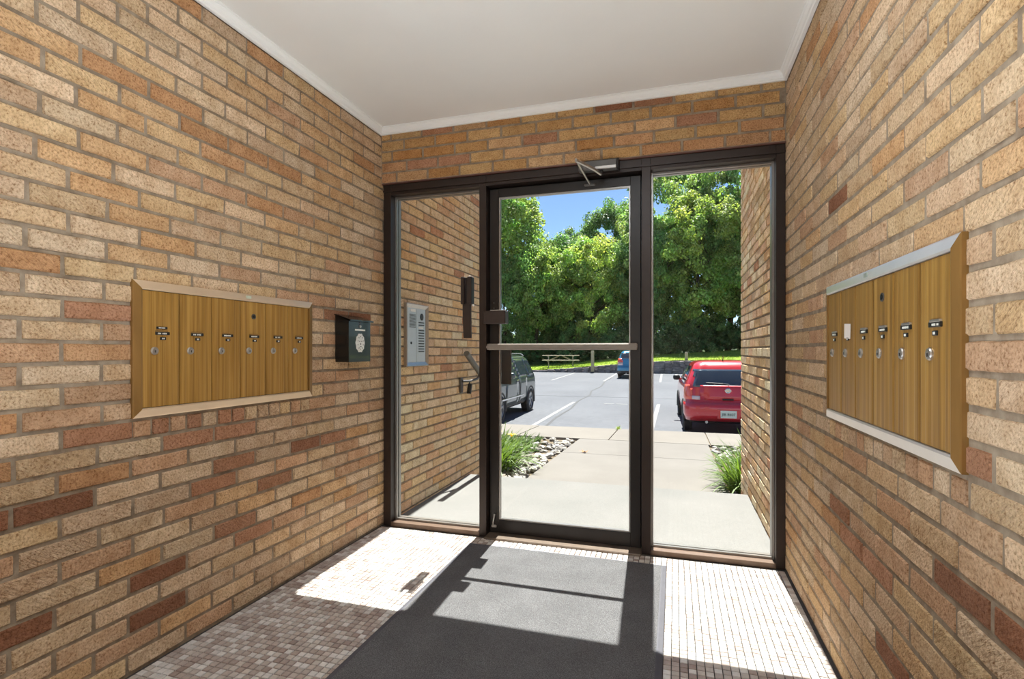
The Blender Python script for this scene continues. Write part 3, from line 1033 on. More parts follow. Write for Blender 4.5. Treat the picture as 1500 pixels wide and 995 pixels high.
MB().lathe([(.024, 0), (.024, .003), (.016, .005)], Matrix.Translation((XL + .012, 3.318, 1.290)) @ Matrix.Rotation(R(90), 4, 'Y'), 20).build('camera_eye', M_BLACKPL, f2)
for q in range(12):
    z_ = 1.250 - q * .0182
    if q == 2:
        MB().box((XL + .0125, 3.305, z_), (.002, .070, .011)).build('name_card', M_PAPER, f2)
    else:
        MB().box((XL + .0125, 3.312, z_), (.003, .082, .0075)).build('button', M_BLACKPL, f2)

hr = thing('handrail', 'short grey metal handrail on a wall bracket by the porch step', 'handrail', (-1.61, 4.2, .8))
lb(MB().tube([(-1.61, 3.955, 1.035), (-1.61, 4.64, .655)], .024, 14), 'rail', M_STEEL_DK, hr)
lb(MB().tube([(-1.61, 4.262, .845), (-1.618, 4.22, .815), (-1.645, 4.12, .800), (-1.675, 4.03, .803)], .010, 10), 'bracket_arm', M_STEEL_DK, hr)
lb(MB().box((-1.686, 4.03, .770), (.018, .050, .130), ch=.006), 'wall_plate', M_STEEL_DK, hr)
lb(MB().tube([(-1.63, 4.075, .800), (-1.63, 4.075, .775)], .006, 8), 'hanger', M_STEEL_DK, hr)
lb(MB().tube([(-1.63, 4.085, .778), (-1.63, 4.058, .700)], .019, 12), 'ash_tube', M_BLACKPL, hr)

# ------------------------------------------------------------------ outside ground
def zs(y):
    return -.18 - .03 * (y - 4.65)
YS = 4.24
mb = MB(); mb.box(((XL + XR) / 2, (2.93 + YS) / 2, -.135), (XR - XL + .01, YS - 2.93, .25), ch=.006)
structure('floor_porch', mb, M_SLAB, 'pale concrete porch slab outside the door')
def wedge(x0, x1, y0, y1, zf, th, gap=.006):
    m = MB()
    x0 += gap; x1 -= gap; y0 += gap; y1 -= gap
    m.add([(x0, y0, zf(y0)), (x1, y0, zf(y0)), (x1, y1, zf(y1)), (x0, y1, zf(y1)), (x0, y0, zf(y0) - th), (x1, y0, zf(y0) - th), (x1, y1, zf(y1) - th), (x0, y1, zf(y1) - th)],
          [(0, 1, 2, 3), (7, 6, 5, 4), (0, 4, 5, 1), (1, 5, 6, 2), (2, 6, 7, 3), (3, 7, 4, 0)])
    return m
walk = structure('floor_walkway', wedge(-1.375, .445, YS + .01, 7.93, lambda y: zs(y) - .012, .2, .01), M_SOIL, 'concrete walkway leading from the porch to the sidewalk')
for a, b in ((YS + .01, 6.6), (6.6, 7.93)):
    wedge(-1.385, .455, a, b, zs, .1).build('paving_slab', M_WALK, walk)
side = structure('floor_sidewalk', wedge(-12, 9, 7.93, 9.40, lambda y: zs(y) - .015, .3, .02), M_SOIL, 'concrete sidewalk along the parking lot')
xs = [-12, -8.2, -5.3, -2.38, -.95, .48, 3.4, 6.3, 9]
for a, b in zip(xs[:-1], xs[1:]):
    wedge(a, b, 7.94, 9.41, zs, .38, .008).build('paving_slab', M_SIDEWALK, side)
def zl(y):
    return -.72 + .0128 * (y - 12)
lot = structure('ground_parking_lot', wedge(-60, 60, 9.40, 35.2, zl, .3, 0), M_ASPHALT, 'grey asphalt parking lot in front of the trees')
def stripe(name, pts, w, mat, dz=.004):
    m = MB()
    vs, fs = [], []
    for i, (x, y) in enumerate(pts):
        x2, y2 = pts[min(i + 1, len(pts) - 1)]
        x1, y1 = pts[max(i - 1, 0)]
        t = Vector((x2 - x1, y2 - y1)).normalized()
        nx_, ny_ = -t.y * w / 2, t.x * w / 2
        for s_ in (-1, 1):
            vs.append((x + s_ * nx_, y + s_ * ny_, zl(y) + dz))
            vs.append((x + s_ * nx_, y + s_ * ny_, zl(y) - .01))
    for i in range(len(pts) - 1):
        a = 4 * i
        fs += [(a, a + 2, a + 6, a + 4), (a, a + 4, a + 5, a + 1), (a + 2, a + 3, a + 7, a + 6)]
    fs += [(0, 1, 3, 2), (4 * len(pts) - 4, 4 * len(pts) - 2, 4 * len(pts) - 1, 4 * len(pts) - 3)]
    m.add(vs, fs)
    return m.build(name, mat, lot)
for x in (-8.7, -5.95, -3.215, -.515, 2.2, 4.9):
    stripe('parking_stripe', [(x, 9.5), (x + .02, 17.3)], .11, M_STRIPE)
for x in (-14.6, -11.9, -9.1, -6.30, -3.55, -.75, 2.0, 4.8):
    stripe('parking_stripe', [(x + .05, 27.3), (x - .05, 34.6)], .11, M_STRIPE)
for x in (-2.03, -1.62):
    stripe('paint_mark', [(x - .17, 17.05), (x + .17, 17.05)], .10, M_STRIPE)
crack = [(-2.72, 9.5), (-2.86, 11.5), (-2.98, 13.5), (-2.96, 15.5), (-3.12, 17.6), (-3.05, 19.8), (-3.26, 21.5), (-3.18, 24.0), (-3.45, 27.5), (-3.4, 30)]
stripe('tar_crack', crack, .07, M_CRACK, .003)
stripe('tar_crack', [(-30, 19.15), (-6.2, 19.1), (-3.1, 19.2), (.5, 19.1), (20, 19.3)], .05, M_CRACK, .003)
# planting beds
def bed(name, x0, x1, lab):
    m = wedge(x0, x1, YS + .02, 7.92, lambda y: zs(y) - .035, .3, 0)
    return structure(name, m, M_SOIL, lab)
bl = bed('ground_bed_left', -9, -1.39, 'planting bed with white river stones left of the walkway')
brt = bed('ground_bed_right', .46, 7, 'planting bed with white river stones right of the walkway')
import bmesh
ST_ME = []
for s_ in range(5):
    bm = bmesh.new()
    bmesh.ops.create_icosphere(bm, subdivisions=1, radius=.5)
    r = random.Random(50 + s_)
    for v in bm.verts:
        v.co *= r.uniform(.78, 1.18)
        v.co.z *= .6
    me = bpy.data.meshes.new('stone')
    bm.to_mesh(me); bm.free()
    me.materials.append(M_STONE)
    ST_ME.append(me)
SCOL = [rgb(222, 216, 204, .52), rgb(206, 200, 192, .52), rgb(232, 228, 220, .52), rgb(160, 152, 146, .52), rgb(196, 184, 168, .52), rgb(120, 114, 110, .52)]
def stones(par, poly, n, seed):
    r = random.Random(seed)
    k = 0
    while k < n:
        x, y = poly(r)
        s_ = r.uniform(.05, .115)
        o = put('stone', r.choice(ST_ME), par, (x, y, zs(y) - .03 + s_ * .18), (r.uniform(-.4, .4), r.uniform(-.4, .4), r.uniform(0, 6.3)), (s_ * r.uniform(.9, 1.5), s_, s_ * r.uniform(.8, 1.1)))
        o.color = r.choices(SCOL, [5, 4, 4, 4, 3, 4])[0]
        k += 1
def pl_(r):
    y = r.uniform(4.7, 7.85)
    return -1.42 - r.random() ** 1.3 * (.25 + .9 * max(0, (y - 5.0) / 2.9)), y
stones(bl, pl_, 300, 5)
def pr_(r):
    y = r.uniform(4.7, 7.85)
    return .49 + r.random() ** 1.2 * (.6 + .5 * (y - 4.7) / 3), y
stones(brt, pr_, 280, 6)
def clump(name, label, cat, x, y, zb, n, length, spread, seed, tint, flowers=0, group=None, upright=1.0, width=.011):
    r = random.Random(seed)
    t = thing(name, label, cat, (x, y, zb), 0, group)
    m = MB()
    for i in range(n):
        az = r.uniform(0, 6.283)
        L = length * r.uniform(.65, 1.1)
        rr = spread * math.sqrt(r.random())
        bx_, by_ = rr * math.cos(az + r.uniform(-1, 1)), rr * math.sin(az + r.uniform(-1, 1))
        lean = r.uniform(.35, 1.25) / upright
        d = Vector((math.cos(az), math.sin(az), 0))
        sd = Vector((-d.y, d.x, 0))
        vs, fs = [], []
        segs = 5
        for k in range(segs + 1):
            u = k / segs
            an = lean * (.35 + 1.35 * u)
            if k == 0:
                p = Vector((bx_, by_, 0))
            else:
                p = p + (d * math.sin(an) + Vector((0, 0, 1)) * math.cos(an)) * (L / segs)
            w = width * (1 - .9 * u ** 2) * r.uniform(.9, 1.1)
            vs += [p - sd * w, p + sd * w]
        for k in range(segs):
            fs.append((2 * k, 2 * k + 1, 2 * k + 3, 2 * k + 2))
        q = r.uniform(.65, 1.25)
        col = (tint[0] * q, tint[1] * q, tint[2] * q, 1)
        m.add(vs, fs, col)
    o = m.build('foliage', M_BLADE, t, recalc=False)
    o['kind'] = 'stuff'
    for i in range(flowers):
        az = r.uniform(0, 6.283)
        f = MB()
        fx, fy, fz = .8 * spread * math.cos(az) + .1 * math.cos(az), .8 * spread * math.sin(az) - .1, length * r.uniform(.62, .8)
        for k in range(6):
            a = k * 1.047
            f.add([(fx, fy, fz - .02), (fx + .03 * math.cos(a - .4), fy + .03 * math.sin(a - .4), fz + .015), (fx + .06 * math.cos(a), fy + .06 * math.sin(a), fz + .012), (fx + .03 * math.cos(a + .4), fy + .03 * math.sin(a + .4), fz + .015)], [(0, 1, 2, 3)])
        f.build('flower', M_FLOWER, t, recalc=False)
    return t
LG, LG2, LG3 = rgb(104, 130, 58), rgb(92, 122, 52), rgb(80, 104, 42)
clump('daylily', 'arching daylily clump with yellow flowers nearest the porch, left of walkway', 'plant', -1.92, 5.30, zs(5.3) - .03, 330, .50, .26, 1, LG, 3)
clump('daylily', 'second daylily clump behind the first, left planting bed, yellow flowers', 'plant', -2.18, 5.55, zs(5.5) - .03, 300, .50, .28, 2, LG, 3)
clump('daylily', 'outer daylily clump half hidden by the door stile, left bed', 'plant', -2.55, 5.25, zs(5.1) - .03, 250, .50, .26, 3, LG, 2)
clump('grass_tuft', 'mown-looking green grass tuft at the sidewalk corner of left bed', 'plant', -2.35, 7.05, zs(7) - .03, 700, .17, .48, 4, LG3, 0, None, .8, .012)
clump('grass_tuft', 'small grass tuft among the white stones of the left bed', 'plant', -1.98, 6.65, zs(6.6) - .03, 240, .13, .22, 5, LG3, 0, None, .8, .012)
clump('daylily', 'arching daylily clump against the right porch wall by the step', 'plant', .66, 5.14, zs(5.1) - .03, 320, .44, .18, 6, LG, 0)
clump('daylily', 'taller daylily clump behind the other, right bed beside the wall', 'plant', .80, 5.75, zs(5.7) - .03, 280, .50, .20, 7, LG2, 0)
clump('grass_tuft', 'dry green grass tuft behind the stones of the right bed', 'plant', 1.20, 7.2, zs(7.2) - .03, 400, .20, .35, 8, rgb(150, 160, 80), 0, None, .8, .012)
clump('weed', 'tiny weed growing at the far edge of the sidewalk', 'plant', -.93, 9.35, zs(9.35), 20, .08, .03, 9, rgb(150, 170, 60), 0, None, .9, .012)
dl = MB()
r = random.Random(3)
vs = [(0, 0, .010)]
for k in range(9):
    a = k * .7
    q = .09 * (1 if k % 2 else .55)
    vs.append((q * math.cos(a), q * .7 * math.sin(a), .012 + .03 * (k % 2)))
dl.add(vs, [(0, k + 1, (k + 1) % 9 + 1) for k in range(9)])
o = dl.build('fallen_leaf', M_DEADLEAF)
o.location = (-1.10, 6.66, zs(6.66))
o.scale = (.7, .7, .7)
tag(o, 'curled orange dead leaf lying on the concrete walkway', 'leaf')

# ------------------------------------------------------------------ far side of the lot: retaining wall, lawn, posts, table
def ztop(x):
    pts = [(-60, -.30), (-9.5, -.30), (-8.7, -.30), (-5.1, .0), (-3.7, .15), (-2.4, .27), (-1.1, .36), (.5, .40), (2.5, .42), (60, .5)]
    for (a, za), (b, zb) in zip(pts[:-1], pts[1:]):
        if a <= x <= b:
            return za + (zb - za) * (x - a) / (b - a)
    return .5
def zlawn(x, y):
    t = min(max((y - 35.5) / 10.5, 0), 1)
    far = {0: 0}
    pts = [(-60, -.48), (-13.6, -.48), (-11.6, -.265), (-9.2, -.08), (-6.9, .118), (-5.0, .36), (-2.2, .644), (.65, .82), (5, 1.08), (60, 1.3)]
    zb = 1.0
    for (a, za), (b, zb_) in zip(pts[:-1], pts[1:]):
        if a <= x <= b:
            zb = za + (zb_ - za) * (x - a) / (b - a)
            break
    return ztop(x) + .02 + (zb - ztop(x) - .02) * t
m = MB()
xsn = [-60, -40, -25] + [-16 + .5 * i for i in range(53)] + [20, 40, 60]
ysn = [35.42, 36, 37, 38, 39, 40, 41, 42, 44, 46, 48, 54]
vs = [(x, y, zlawn(x, y) + .03 * math.sin(x * 2.1 + y) * math.cos(y * 1.7)) for y in ysn for x in xsn]
n = len(xsn)
fs = [(j * n + i, j * n + i + 1, (j + 1) * n + i + 1, (j + 1) * n + i) for j in range(len(ysn) - 1) for i in range(n - 1)]
m.add(vs, fs)
lawn = structure('ground_lawn', m, M_LAWN, 'sloping green lawn beyond the parking lot')
r = random.Random(8)
m = MB()
for i in range(14000):
    x, y = r.uniform(-12, 5), r.uniform(35.5, 45.5)
    z = zlawn(x, y)
    h = r.uniform(.05, .13)
    a = r.uniform(0, 3.14)
    dx, dy = .012 * math.cos(a), .012 * math.sin(a)
    k = r.uniform(.7, 1.3)
    m.add([(x - dx, y - dy, z - .02), (x + dx, y + dy, z - .02), (x + r.uniform(-.05, .05), y + r.uniform(-.05, .05), z + h)], [(0, 1, 2)], (.24 * k, .33 * k, .06 * k, 1))
o = m.build('grass', M_BLADE, lawn, recalc=False)
o['kind'] = 'stuff'
m = MB(); 
vs = []
for x in xsn:
    vs += [(x, 35.25, zl(35.2) - .1), (x, 35.25, ztop(x) - .06), (x, 35.5, ztop(x) - .03)]
fs = []
for i in range(len(xsn) - 1):
    a = 3 * i
    fs += [(a, a + 3, a + 4, a + 1), (a + 1, a + 4, a + 5, a + 2)]
m.add(vs, fs)
rw = structure('wall_retaining', m, M_ROCKWALL, 'low dark stone retaining wall rising along the lot edge')
RS_ME = []
for s_ in range(4):
    bm = bmesh.new()
    bmesh.ops.create_cube(bm, size=1.0)
    bmesh.ops.bevel(bm, geom=bm.edges[:], offset=.14, segments=1, affect='EDGES')
    r2 = random.Random(90 + s_)
    for v in bm.verts:
        v.co += Vector((r2.uniform(-.07, .07), r2.uniform(-.09, .09), r2.uniform(-.07, .07)))
    me = bpy.data.meshes.new('stone'); bm.to_mesh(me); bm.free()
    me.materials.append(M_ROCKWALL)
    RS_ME.append(me)
x = -14.0
while x < 4.5:
    w = r.uniform(.3, .62)
    z0 = zl(35.2) - .02
    top = ztop(x + w / 2)
    while top - z0 > .05:
        h = min(r.uniform(.13, .24), top - z0)
        put('stone', r.choice(RS_ME), rw, (x + w / 2 + r.uniform(-.06, .06), 35.22 + (z0 + .6) * .1 + r.uniform(-.03, .03), z0 + h / 2), (r.uniform(-.05, .05), r.uniform(-.06, .06), r.uniform(-.1, .1)), (w * 1.02, .3, h * 1.02))
        z0 += h
    x += w
def post(x, y, z0, z1, label):
    m = MB().box((0, 0, (z1 - z0) / 2), (.19, .19, z1 - z0), ch=.02)
    t = m.build('timber_post', M_POST)
    t.location = (x, y, z0)
    tag(t, label, 'post', 'timber posts along the lot edge')
    MB().box((0, 0, (z1 - z0) + .012), (.15, .15, .03), ch=.012).build('post_top', M_WOOD, t)
    MB().box((0, -.02, .05), (.23, .2, .10), ch=.02).build('post_foot', M_CRACK, t)
post(-5.22, 34.95, zl(35) - .02, 1.02, 'weathered timber post standing between the picnic table and blue car')
post(.70, 35.75, ztop(.7) - .1, .93, 'weathered timber post beyond the red car')
# picnic table
px_, py_ = -8.0, 37.9
pz = zlawn(px_, py_)
PT_S = 1.1
pt = thing('picnic_table', 'grey weathered picnic table on the lawn before the dark trees', 'table', (px_, py_, pz), R(12))
pt.scale = (PT_S,) * 3
def pm(name, c, d, rot=None):
    MB().box(c, d, rot=rot, ch=.006).build(name, M_WOOD, pt)
for k in range(5):
    pm('top_board', (0, -.32 + k * .16, .78), (2.45, .145, .045))
for s_ in (-1, 1):
    for k in range(2):
        pm('bench_board', (0, s_ * (.62 + k * .155), .46), (2.45, .14, .045))
    pm('bench_rail', (s_ * .85, 0, .42), (.045, 1.5, .09))
    pm('top_rail', (s_ * .85, 0, .735), (.045, .74, .09))
    for q in (-1, 1):
        a = math.atan2(.30, .74)
        pm('leg', (s_ * .80, q * .46, .385), (.045, .10, .86), Matrix.Rotation(q * .36, 3, 'X'))
    pm('brace', (s_ * .48, 0, .58), (.80, .045, .08), Matrix.Rotation(s_ * .42, 3, 'Y'))

# ------------------------------------------------------------------ trees
def crown_mesh(name, seed, clusters, per, leaf, shape, tone):
    """leaves gathered in clumps over an ellipsoid; two triangles a leaf"""
    rg = np.random.default_rng(seed)
    d = rg.normal(size=(clusters, 3)); d /= np.linalg.norm(d, axis=1)[:, None]
    rad = rg.uniform(.45, 1.0, clusters) ** .5
    ctr = d * rad[:, None] * np.array(shape)
    cr = rg.uniform(.09, .25, clusters) * shape[0]
    idx = np.repeat(np.arange(clusters), per)
    n = len(idx)
    e = rg.normal(size=(n, 3)); e /= np.linalg.norm(e, axis=1)[:, None]
    rr = rg.uniform(.25, 1.0, n) ** .6
    P = ctr[idx] + e * (cr[idx] * rr)[:, None] * np.array([1, 1, .75])
    # leaf frame: mostly facing outward and up
    nrm = e * .9 + np.array([0, 0, .55]) + rg.normal(size=(n, 3)) * .55
    nrm /= np.linalg.norm(nrm, axis=1)[:, None]
    t = np.cross(nrm, rg.normal(size=(n, 3))); t /= np.linalg.norm(t, axis=1)[:, None]
    b = np.cross(nrm, t)
    L = (leaf * rg.uniform(.6, 1.35, n))[:, None]
    A = P - t * L * .5; C = P + t * L * .5
    B = P + b * L * .34 - nrm * L * .10; D = P - b * L * .34 - nrm * L * .10
    V = np.stack([A, B, C, D], 1).reshape(-1, 3).astype(np.float32)
    me = bpy.data.meshes.new(name)
    me.vertices.add(4 * n); me.vertices.foreach_set('co', V.ravel())
    me.loops.add(4 * n); me.loops.foreach_set('vertex_index', np.arange(4 * n, dtype=np.int32))
    me.polygons.add(n); me.polygons.foreach_set('loop_start', np.arange(0, 4 * n, 4, dtype=np.int32))
    me.update(calc_edges=True)
    at = me.color_attributes.new('Col', 'FLOAT_COLOR', 'POINT')
    k = rg.uniform(.6, 1.4, n) * rg.uniform(.75, 1.25, clusters)[idx]
    yel = rg.uniform(.85, 1.25, clusters)[idx] * rg.uniform(.9, 1.1, n)
    col = np.stack([tone[0] * k * yel, tone[1] * k, tone[2] * k, np.ones(n)], 1)
    at.data.foreach_set('color', np.repeat(col, 4, 0).astype(np.float32).ravel())
    me.materials.append(M_LEAF)
    return me
TONE = (.235, .375, .145)
CROWN = [crown_mesh('crown', 11, 230, 165, .050, (1, 1, 1.05), TONE), crown_mesh('crown', 12, 210, 180, .053, (1, 1, 1.2), TONE),
         crown_mesh('crown', 13, 240, 160, .050, (1, 1, .85), TONE), crown_mesh('crown', 14, 200, 180, .054, (1, 1, 1.35), TONE)]
BUSH = [crown_mesh('foliage', 21, 60, 170, .075, (1, 1, .8), TONE), crown_mesh('foliage', 22, 55, 180, .075, (1, 1, 1.0), TONE), crown_mesh('foliage', 23, 60, 170, .08, (1, 1, .7), TONE)]
def trunk_mesh(seed):
    r = random.Random(seed)
    m = MB()
    m.tube([(0, 0, 0), (.02, .01, .22), (-.01, .02, .45), (.02, 0, .66)], [.018, .014, .010, .004], 8)
    for k in range(6):
        a = k * 1.05 + r.uniform(-.3, .3)
        z = r.uniform(.30, .62)
        m.tube([(0, 0, z), (.12 * math.cos(a), .12 * math.sin(a), z + .10), (.24 * math.cos(a), .24 * math.sin(a), z + .20)], [.006, .004, .002], 6)
    return m.mesh('trunk', M_BARK, True)
TRUNK = [trunk_mesh(s_) for s_ in range(3)]
def tree(i, x, y, h, rad, cz, label, tint, squash=1.0):
    z0 = zlawn(min(max(x, -50), 50), 46) - .15
    t = thing('broadleaf_tree', label, 'tree', (x, y, z0), 0, 'trees beyond the parking lot')
    put('trunk', TRUNK[i % 3], t, (0, 0, 0), (0, 0, i), (h, h, h))
    zc = h - cz
    o = put('crown', CROWN[i % 4], t, (0, 0, zc), (0, 0, i * 1.9), (rad, rad, cz * squash))
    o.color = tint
    o['kind'] = 'stuff'
    return t
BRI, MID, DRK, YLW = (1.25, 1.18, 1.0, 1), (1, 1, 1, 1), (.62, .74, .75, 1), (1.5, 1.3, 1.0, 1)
TR = [
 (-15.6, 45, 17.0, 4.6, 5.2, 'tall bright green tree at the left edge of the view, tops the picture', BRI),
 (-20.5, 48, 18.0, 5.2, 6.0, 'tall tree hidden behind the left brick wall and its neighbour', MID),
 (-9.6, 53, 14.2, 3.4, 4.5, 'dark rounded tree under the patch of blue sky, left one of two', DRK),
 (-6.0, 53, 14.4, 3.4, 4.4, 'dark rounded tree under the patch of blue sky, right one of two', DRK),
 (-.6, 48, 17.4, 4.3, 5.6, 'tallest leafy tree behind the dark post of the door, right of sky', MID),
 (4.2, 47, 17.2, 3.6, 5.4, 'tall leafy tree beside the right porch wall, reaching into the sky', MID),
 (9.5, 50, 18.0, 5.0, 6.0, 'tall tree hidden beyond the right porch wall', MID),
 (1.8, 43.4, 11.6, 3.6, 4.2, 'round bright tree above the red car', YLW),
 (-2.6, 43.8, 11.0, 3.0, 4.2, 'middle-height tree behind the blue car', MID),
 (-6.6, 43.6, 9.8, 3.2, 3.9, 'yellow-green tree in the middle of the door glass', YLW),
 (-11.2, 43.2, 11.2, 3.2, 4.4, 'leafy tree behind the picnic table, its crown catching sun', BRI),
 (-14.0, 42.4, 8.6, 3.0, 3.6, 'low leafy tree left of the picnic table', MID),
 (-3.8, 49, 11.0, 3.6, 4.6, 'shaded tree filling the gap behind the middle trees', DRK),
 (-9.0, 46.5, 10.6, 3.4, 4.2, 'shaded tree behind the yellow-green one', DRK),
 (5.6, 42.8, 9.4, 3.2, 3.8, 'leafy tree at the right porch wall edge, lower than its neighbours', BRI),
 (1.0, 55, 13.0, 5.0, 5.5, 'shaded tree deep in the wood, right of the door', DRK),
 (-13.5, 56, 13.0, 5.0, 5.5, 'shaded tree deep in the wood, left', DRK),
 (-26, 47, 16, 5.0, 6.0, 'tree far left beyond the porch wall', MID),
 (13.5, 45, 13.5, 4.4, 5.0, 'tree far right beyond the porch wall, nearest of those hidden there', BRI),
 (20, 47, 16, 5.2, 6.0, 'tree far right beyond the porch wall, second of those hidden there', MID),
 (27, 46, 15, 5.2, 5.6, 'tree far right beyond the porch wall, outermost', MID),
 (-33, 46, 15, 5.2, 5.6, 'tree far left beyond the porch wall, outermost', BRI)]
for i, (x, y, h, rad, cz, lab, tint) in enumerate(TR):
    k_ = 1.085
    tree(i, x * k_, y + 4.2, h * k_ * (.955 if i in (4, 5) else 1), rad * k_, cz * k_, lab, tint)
r = random.Random(31)
k = 0
for row, (yy, hh, nn) in enumerate(((45.8, 1.9, 15), (46.9, 3.1, 13), (49.0, 4.4, 11))):
    for j in range(nn):
        x = -18.5 + 27.0 * (j + r.uniform(.2, .8)) / nn
        if row == 0 and x > 1.0:
            yy_ = yy + .8
        else:
            yy_ = yy
        h = hh * r.uniform(.8, 1.25)
        rad = r.uniform(1.1, 1.5) * (1 + .25 * row)
        t = thing('shrub', 'dark green undergrowth shrub at the foot of the trees', 'shrub', (x, yy_ + r.uniform(-.3, .5), zlawn(x, 46) - .1), 0, 'undergrowth shrubs below the trees')
        o = put('foliage', BUSH[k % 3], t, (0, 0, h * .5), (0, 0, k), (rad, rad * .9, h * .62))
        q = r.uniform(.55, .95)
        o.color = (q * .9, q, q, 1)
        o['kind'] = 'stuff'
        k += 1
m = MB(); m.add([(-120, 47, -.6), (120, 47, -.6), (120, 160, 6), (-120, 160, 6)], [(0, 1, 2, 3)])
structure('ground_woodland', m, M_FOREST, 'dark woodland floor beneath the trees')
m = MB(); m.add([(-120, -60, -.95), (120, -60, -.95), (120, 60, -.95), (-120, 60, -.95)], [(0, 1, 2, 3)])
structure('ground_base', m, M_FOREST, 'earth beneath the paving')

# ------------------------------------------------------------------ cars
def car_paint(name, col, metal=.25):
    g = N(name)
    p = g.pos()
    g.set(color=col, rough=.28, metal=metal, coat=1.0)
    g.b.inputs['Coat Roughness'].default_value = .05
    return g.m
M_RED = car_paint('red_car_paint', rgb(206, 38, 48), .1)
M_BLUE = car_paint('blue_car_paint', rgb(34, 126, 164), .2)
M_GREY = car_paint('grey_green_car_paint', rgb(66, 76, 73), .45)
M_CARGL = simple('tinted_car_glass', rgb(48, 56, 66), .06, var=.1, spec=.9, coat=.6)
M_TAIL = simple('red_tail_lens', rgb(240, 96, 72), .15, var=.06, coat=.8)
M_TAILW = simple('clear_tail_lens', rgb(236, 206, 200), .2, var=.05, coat=.8)
M_RIM = simple('alloy_wheel', rgb(150, 150, 152), .3, metal=.8)
M_CARBLK = simple('black_car_trim', rgb(28, 28, 30), .5, var=.1)
M_PLATE = simple('plate_white', rgb(222, 226, 208), .5, var=.03)
M_PLATEINK = simple('plate_ink', rgb(36, 66, 62), .5)
M_CHROME = simple('chrome', rgb(220, 220, 222), .12, metal=.95, var=.02)
M_SEAT = simple('dark_car_seat', rgb(46, 46, 54), .8)
class Car:
    NR, NC, NS = 12, 5, 26
    def __init__(s, root, levels, paint):
        s.root = root
        V, Nn = [], 0
        s.lv = levels
        for (z, w, yf, yr, rc) in levels:
            pts = []
            rc = min(rc, w * .8, (yf - yr) * .4)
            def crown(x):           # rear and nose bow slightly in plan
                return .05 * (x / max(w, .01)) ** 2
            for i in range(s.NR):
                x = -(w - rc) + 2 * (w - rc) * i / (s.NR - 1)
                pts.append((x, yr + crown(x)))
            for i in range(1, s.NC + 1):
                a = math.pi / 2 * i / (s.NC + 1)
                pts.append((w - rc + rc * math.sin(a), yr + crown(w - rc) * (1 - i / (s.NC + 1)) + rc - rc * math.cos(a)))
            for i in range(s.NS):
                y = yr + rc + (yf - yr - 2 * rc) * i / (s.NS - 1)
                pts.append((w, y))
            for i in range(1, s.NC + 1):
                a = math.pi / 2 * i / (s.NC + 1)
                pts.append((w - rc + rc * math.cos(a), yf - rc + rc * math.sin(a)))
            for i in range(s.NR):
                x = (w - rc) - 2 * (w - rc) * i / (s.NR - 1)
                pts.append((x, yf))
            for i in range(1, s.NC + 1):
                a = math.pi / 2 * i / (s.NC + 1)
                pts.append((-(w - rc) - rc * math.sin(a), yf - rc + rc * math.cos(a)))
            for i in range(s.NS):
                y = yf - rc - (yf - yr - 2 * rc) * i / (s.NS - 1)
                pts.append((-w, y))
            for i in range(1, s.NC + 1):
                a = math.pi / 2 * i / (s.NC + 1)
                pts.append((-(w - rc) - rc * math.cos(a), yr + rc - rc * math.sin(a)))
            Nn = len(pts)
            V += [Vector((x, y, z)) for x, y in pts]
        s.n, s.V = Nn, V
        F = []
        for L in range(len(levels) - 1):
            for i in range(Nn):
                j = (i + 1) % Nn
                F.append((L * Nn + i, L * Nn + j, (L + 1) * Nn + j, (L + 1) * Nn + i))
        s.F = F
        F2 = F + [tuple(range((len(levels) - 1) * Nn, len(levels) * Nn)), tuple(range(Nn - 1, -1, -1))]
        mb = MB(); mb.add(V, F2)
        s.body = mb.build('body', paint, root, True)
        # vertex normals
        nr = [Vector() for _ in V]
        for f in F:
            a, b, c, d = (V[i] for i in f)
            q = (c - a).cross(d - b)
            for i in f:
                nr[i] += q
        s.nr = [q.normalized() if q.length > 0 else Vector((0, 0, 1)) for q in nr]
    def patch(s, name, mat, cond, off=.006, par=None):
        """raise the faces for which cond(level, index, centre) holds into a separate fitted part"""
        sel = []
        for k, f in enumerate(s.F):
            L, i = divmod(k, s.n)
            c = sum((s.V[q] for q in f), Vector()) / 4
            if cond(L, i, c):
                sel.append(f)
        if not sel:
            return None
        used, vs = {}, []
        def vid(i, o):
            if (i, o) not in used:
                used[(i, o)] = len(vs)
                vs.append(s.V[i] + s.nr[i] * (off if o else -.004))
            return used[(i, o)]
        edges = {}
        fs = []
        for f in sel:
            fs.append(tuple(vid(i, 1) for i in f))
            for a, b in zip(f, f[1:] + f[:1]):
                if (b, a) in edges:
                    del edges[(b, a)]
                else:
                    edges[(a, b)] = 1
        for a, b in edges:
            fs.append((vid(b, 1), vid(a, 1), vid(a, 0), vid(b, 0)))
        mb = MB(); mb.add(vs, fs)
        return mb.build(name, mat, par or s.root, True, recalc=False)
    def wheel(s, x, y, rad, wid, sg, spokes=5):
        M = Matrix.Translation((x, y, rad)) @ Matrix.Rotation(R(90) * sg, 4, 'Y')
        t = MB().lathe([(rad * .60, -wid / 2), (rad * .93, -wid / 2), (rad, -wid * .36), (rad, wid * .36), (rad * .93, wid / 2), (rad * .68, wid / 2), (rad * .66, wid * .2)], M, 28).build('wheel', M_RUBBER, s.root, True)
        m = MB()
        m.lathe([(rad * .66, wid * .22), (rad * .68, wid * .46), (rad * .62, wid * .48), (rad * .58, wid * .25)], M, 28)
        m.lathe([(rad * .14, wid * .2), (rad * .14, wid * .42), (rad * .08, wid * .46)], M, 12)
        for k in range(spokes):
            a = 2 * math.pi * k / spokes
            rot = (M.to_3x3() @ Matrix.Rotation(a, 3, 'Z'))
            c = M @ (Matrix.Rotation(a, 4, 'Z') @ Vector((rad * .38, 0, wid * .36)))
            m.box(c, (rad * .56, rad * .16, wid * .12), rot=rot, ch=.008)
        m.build('rim', M_RIM, t)
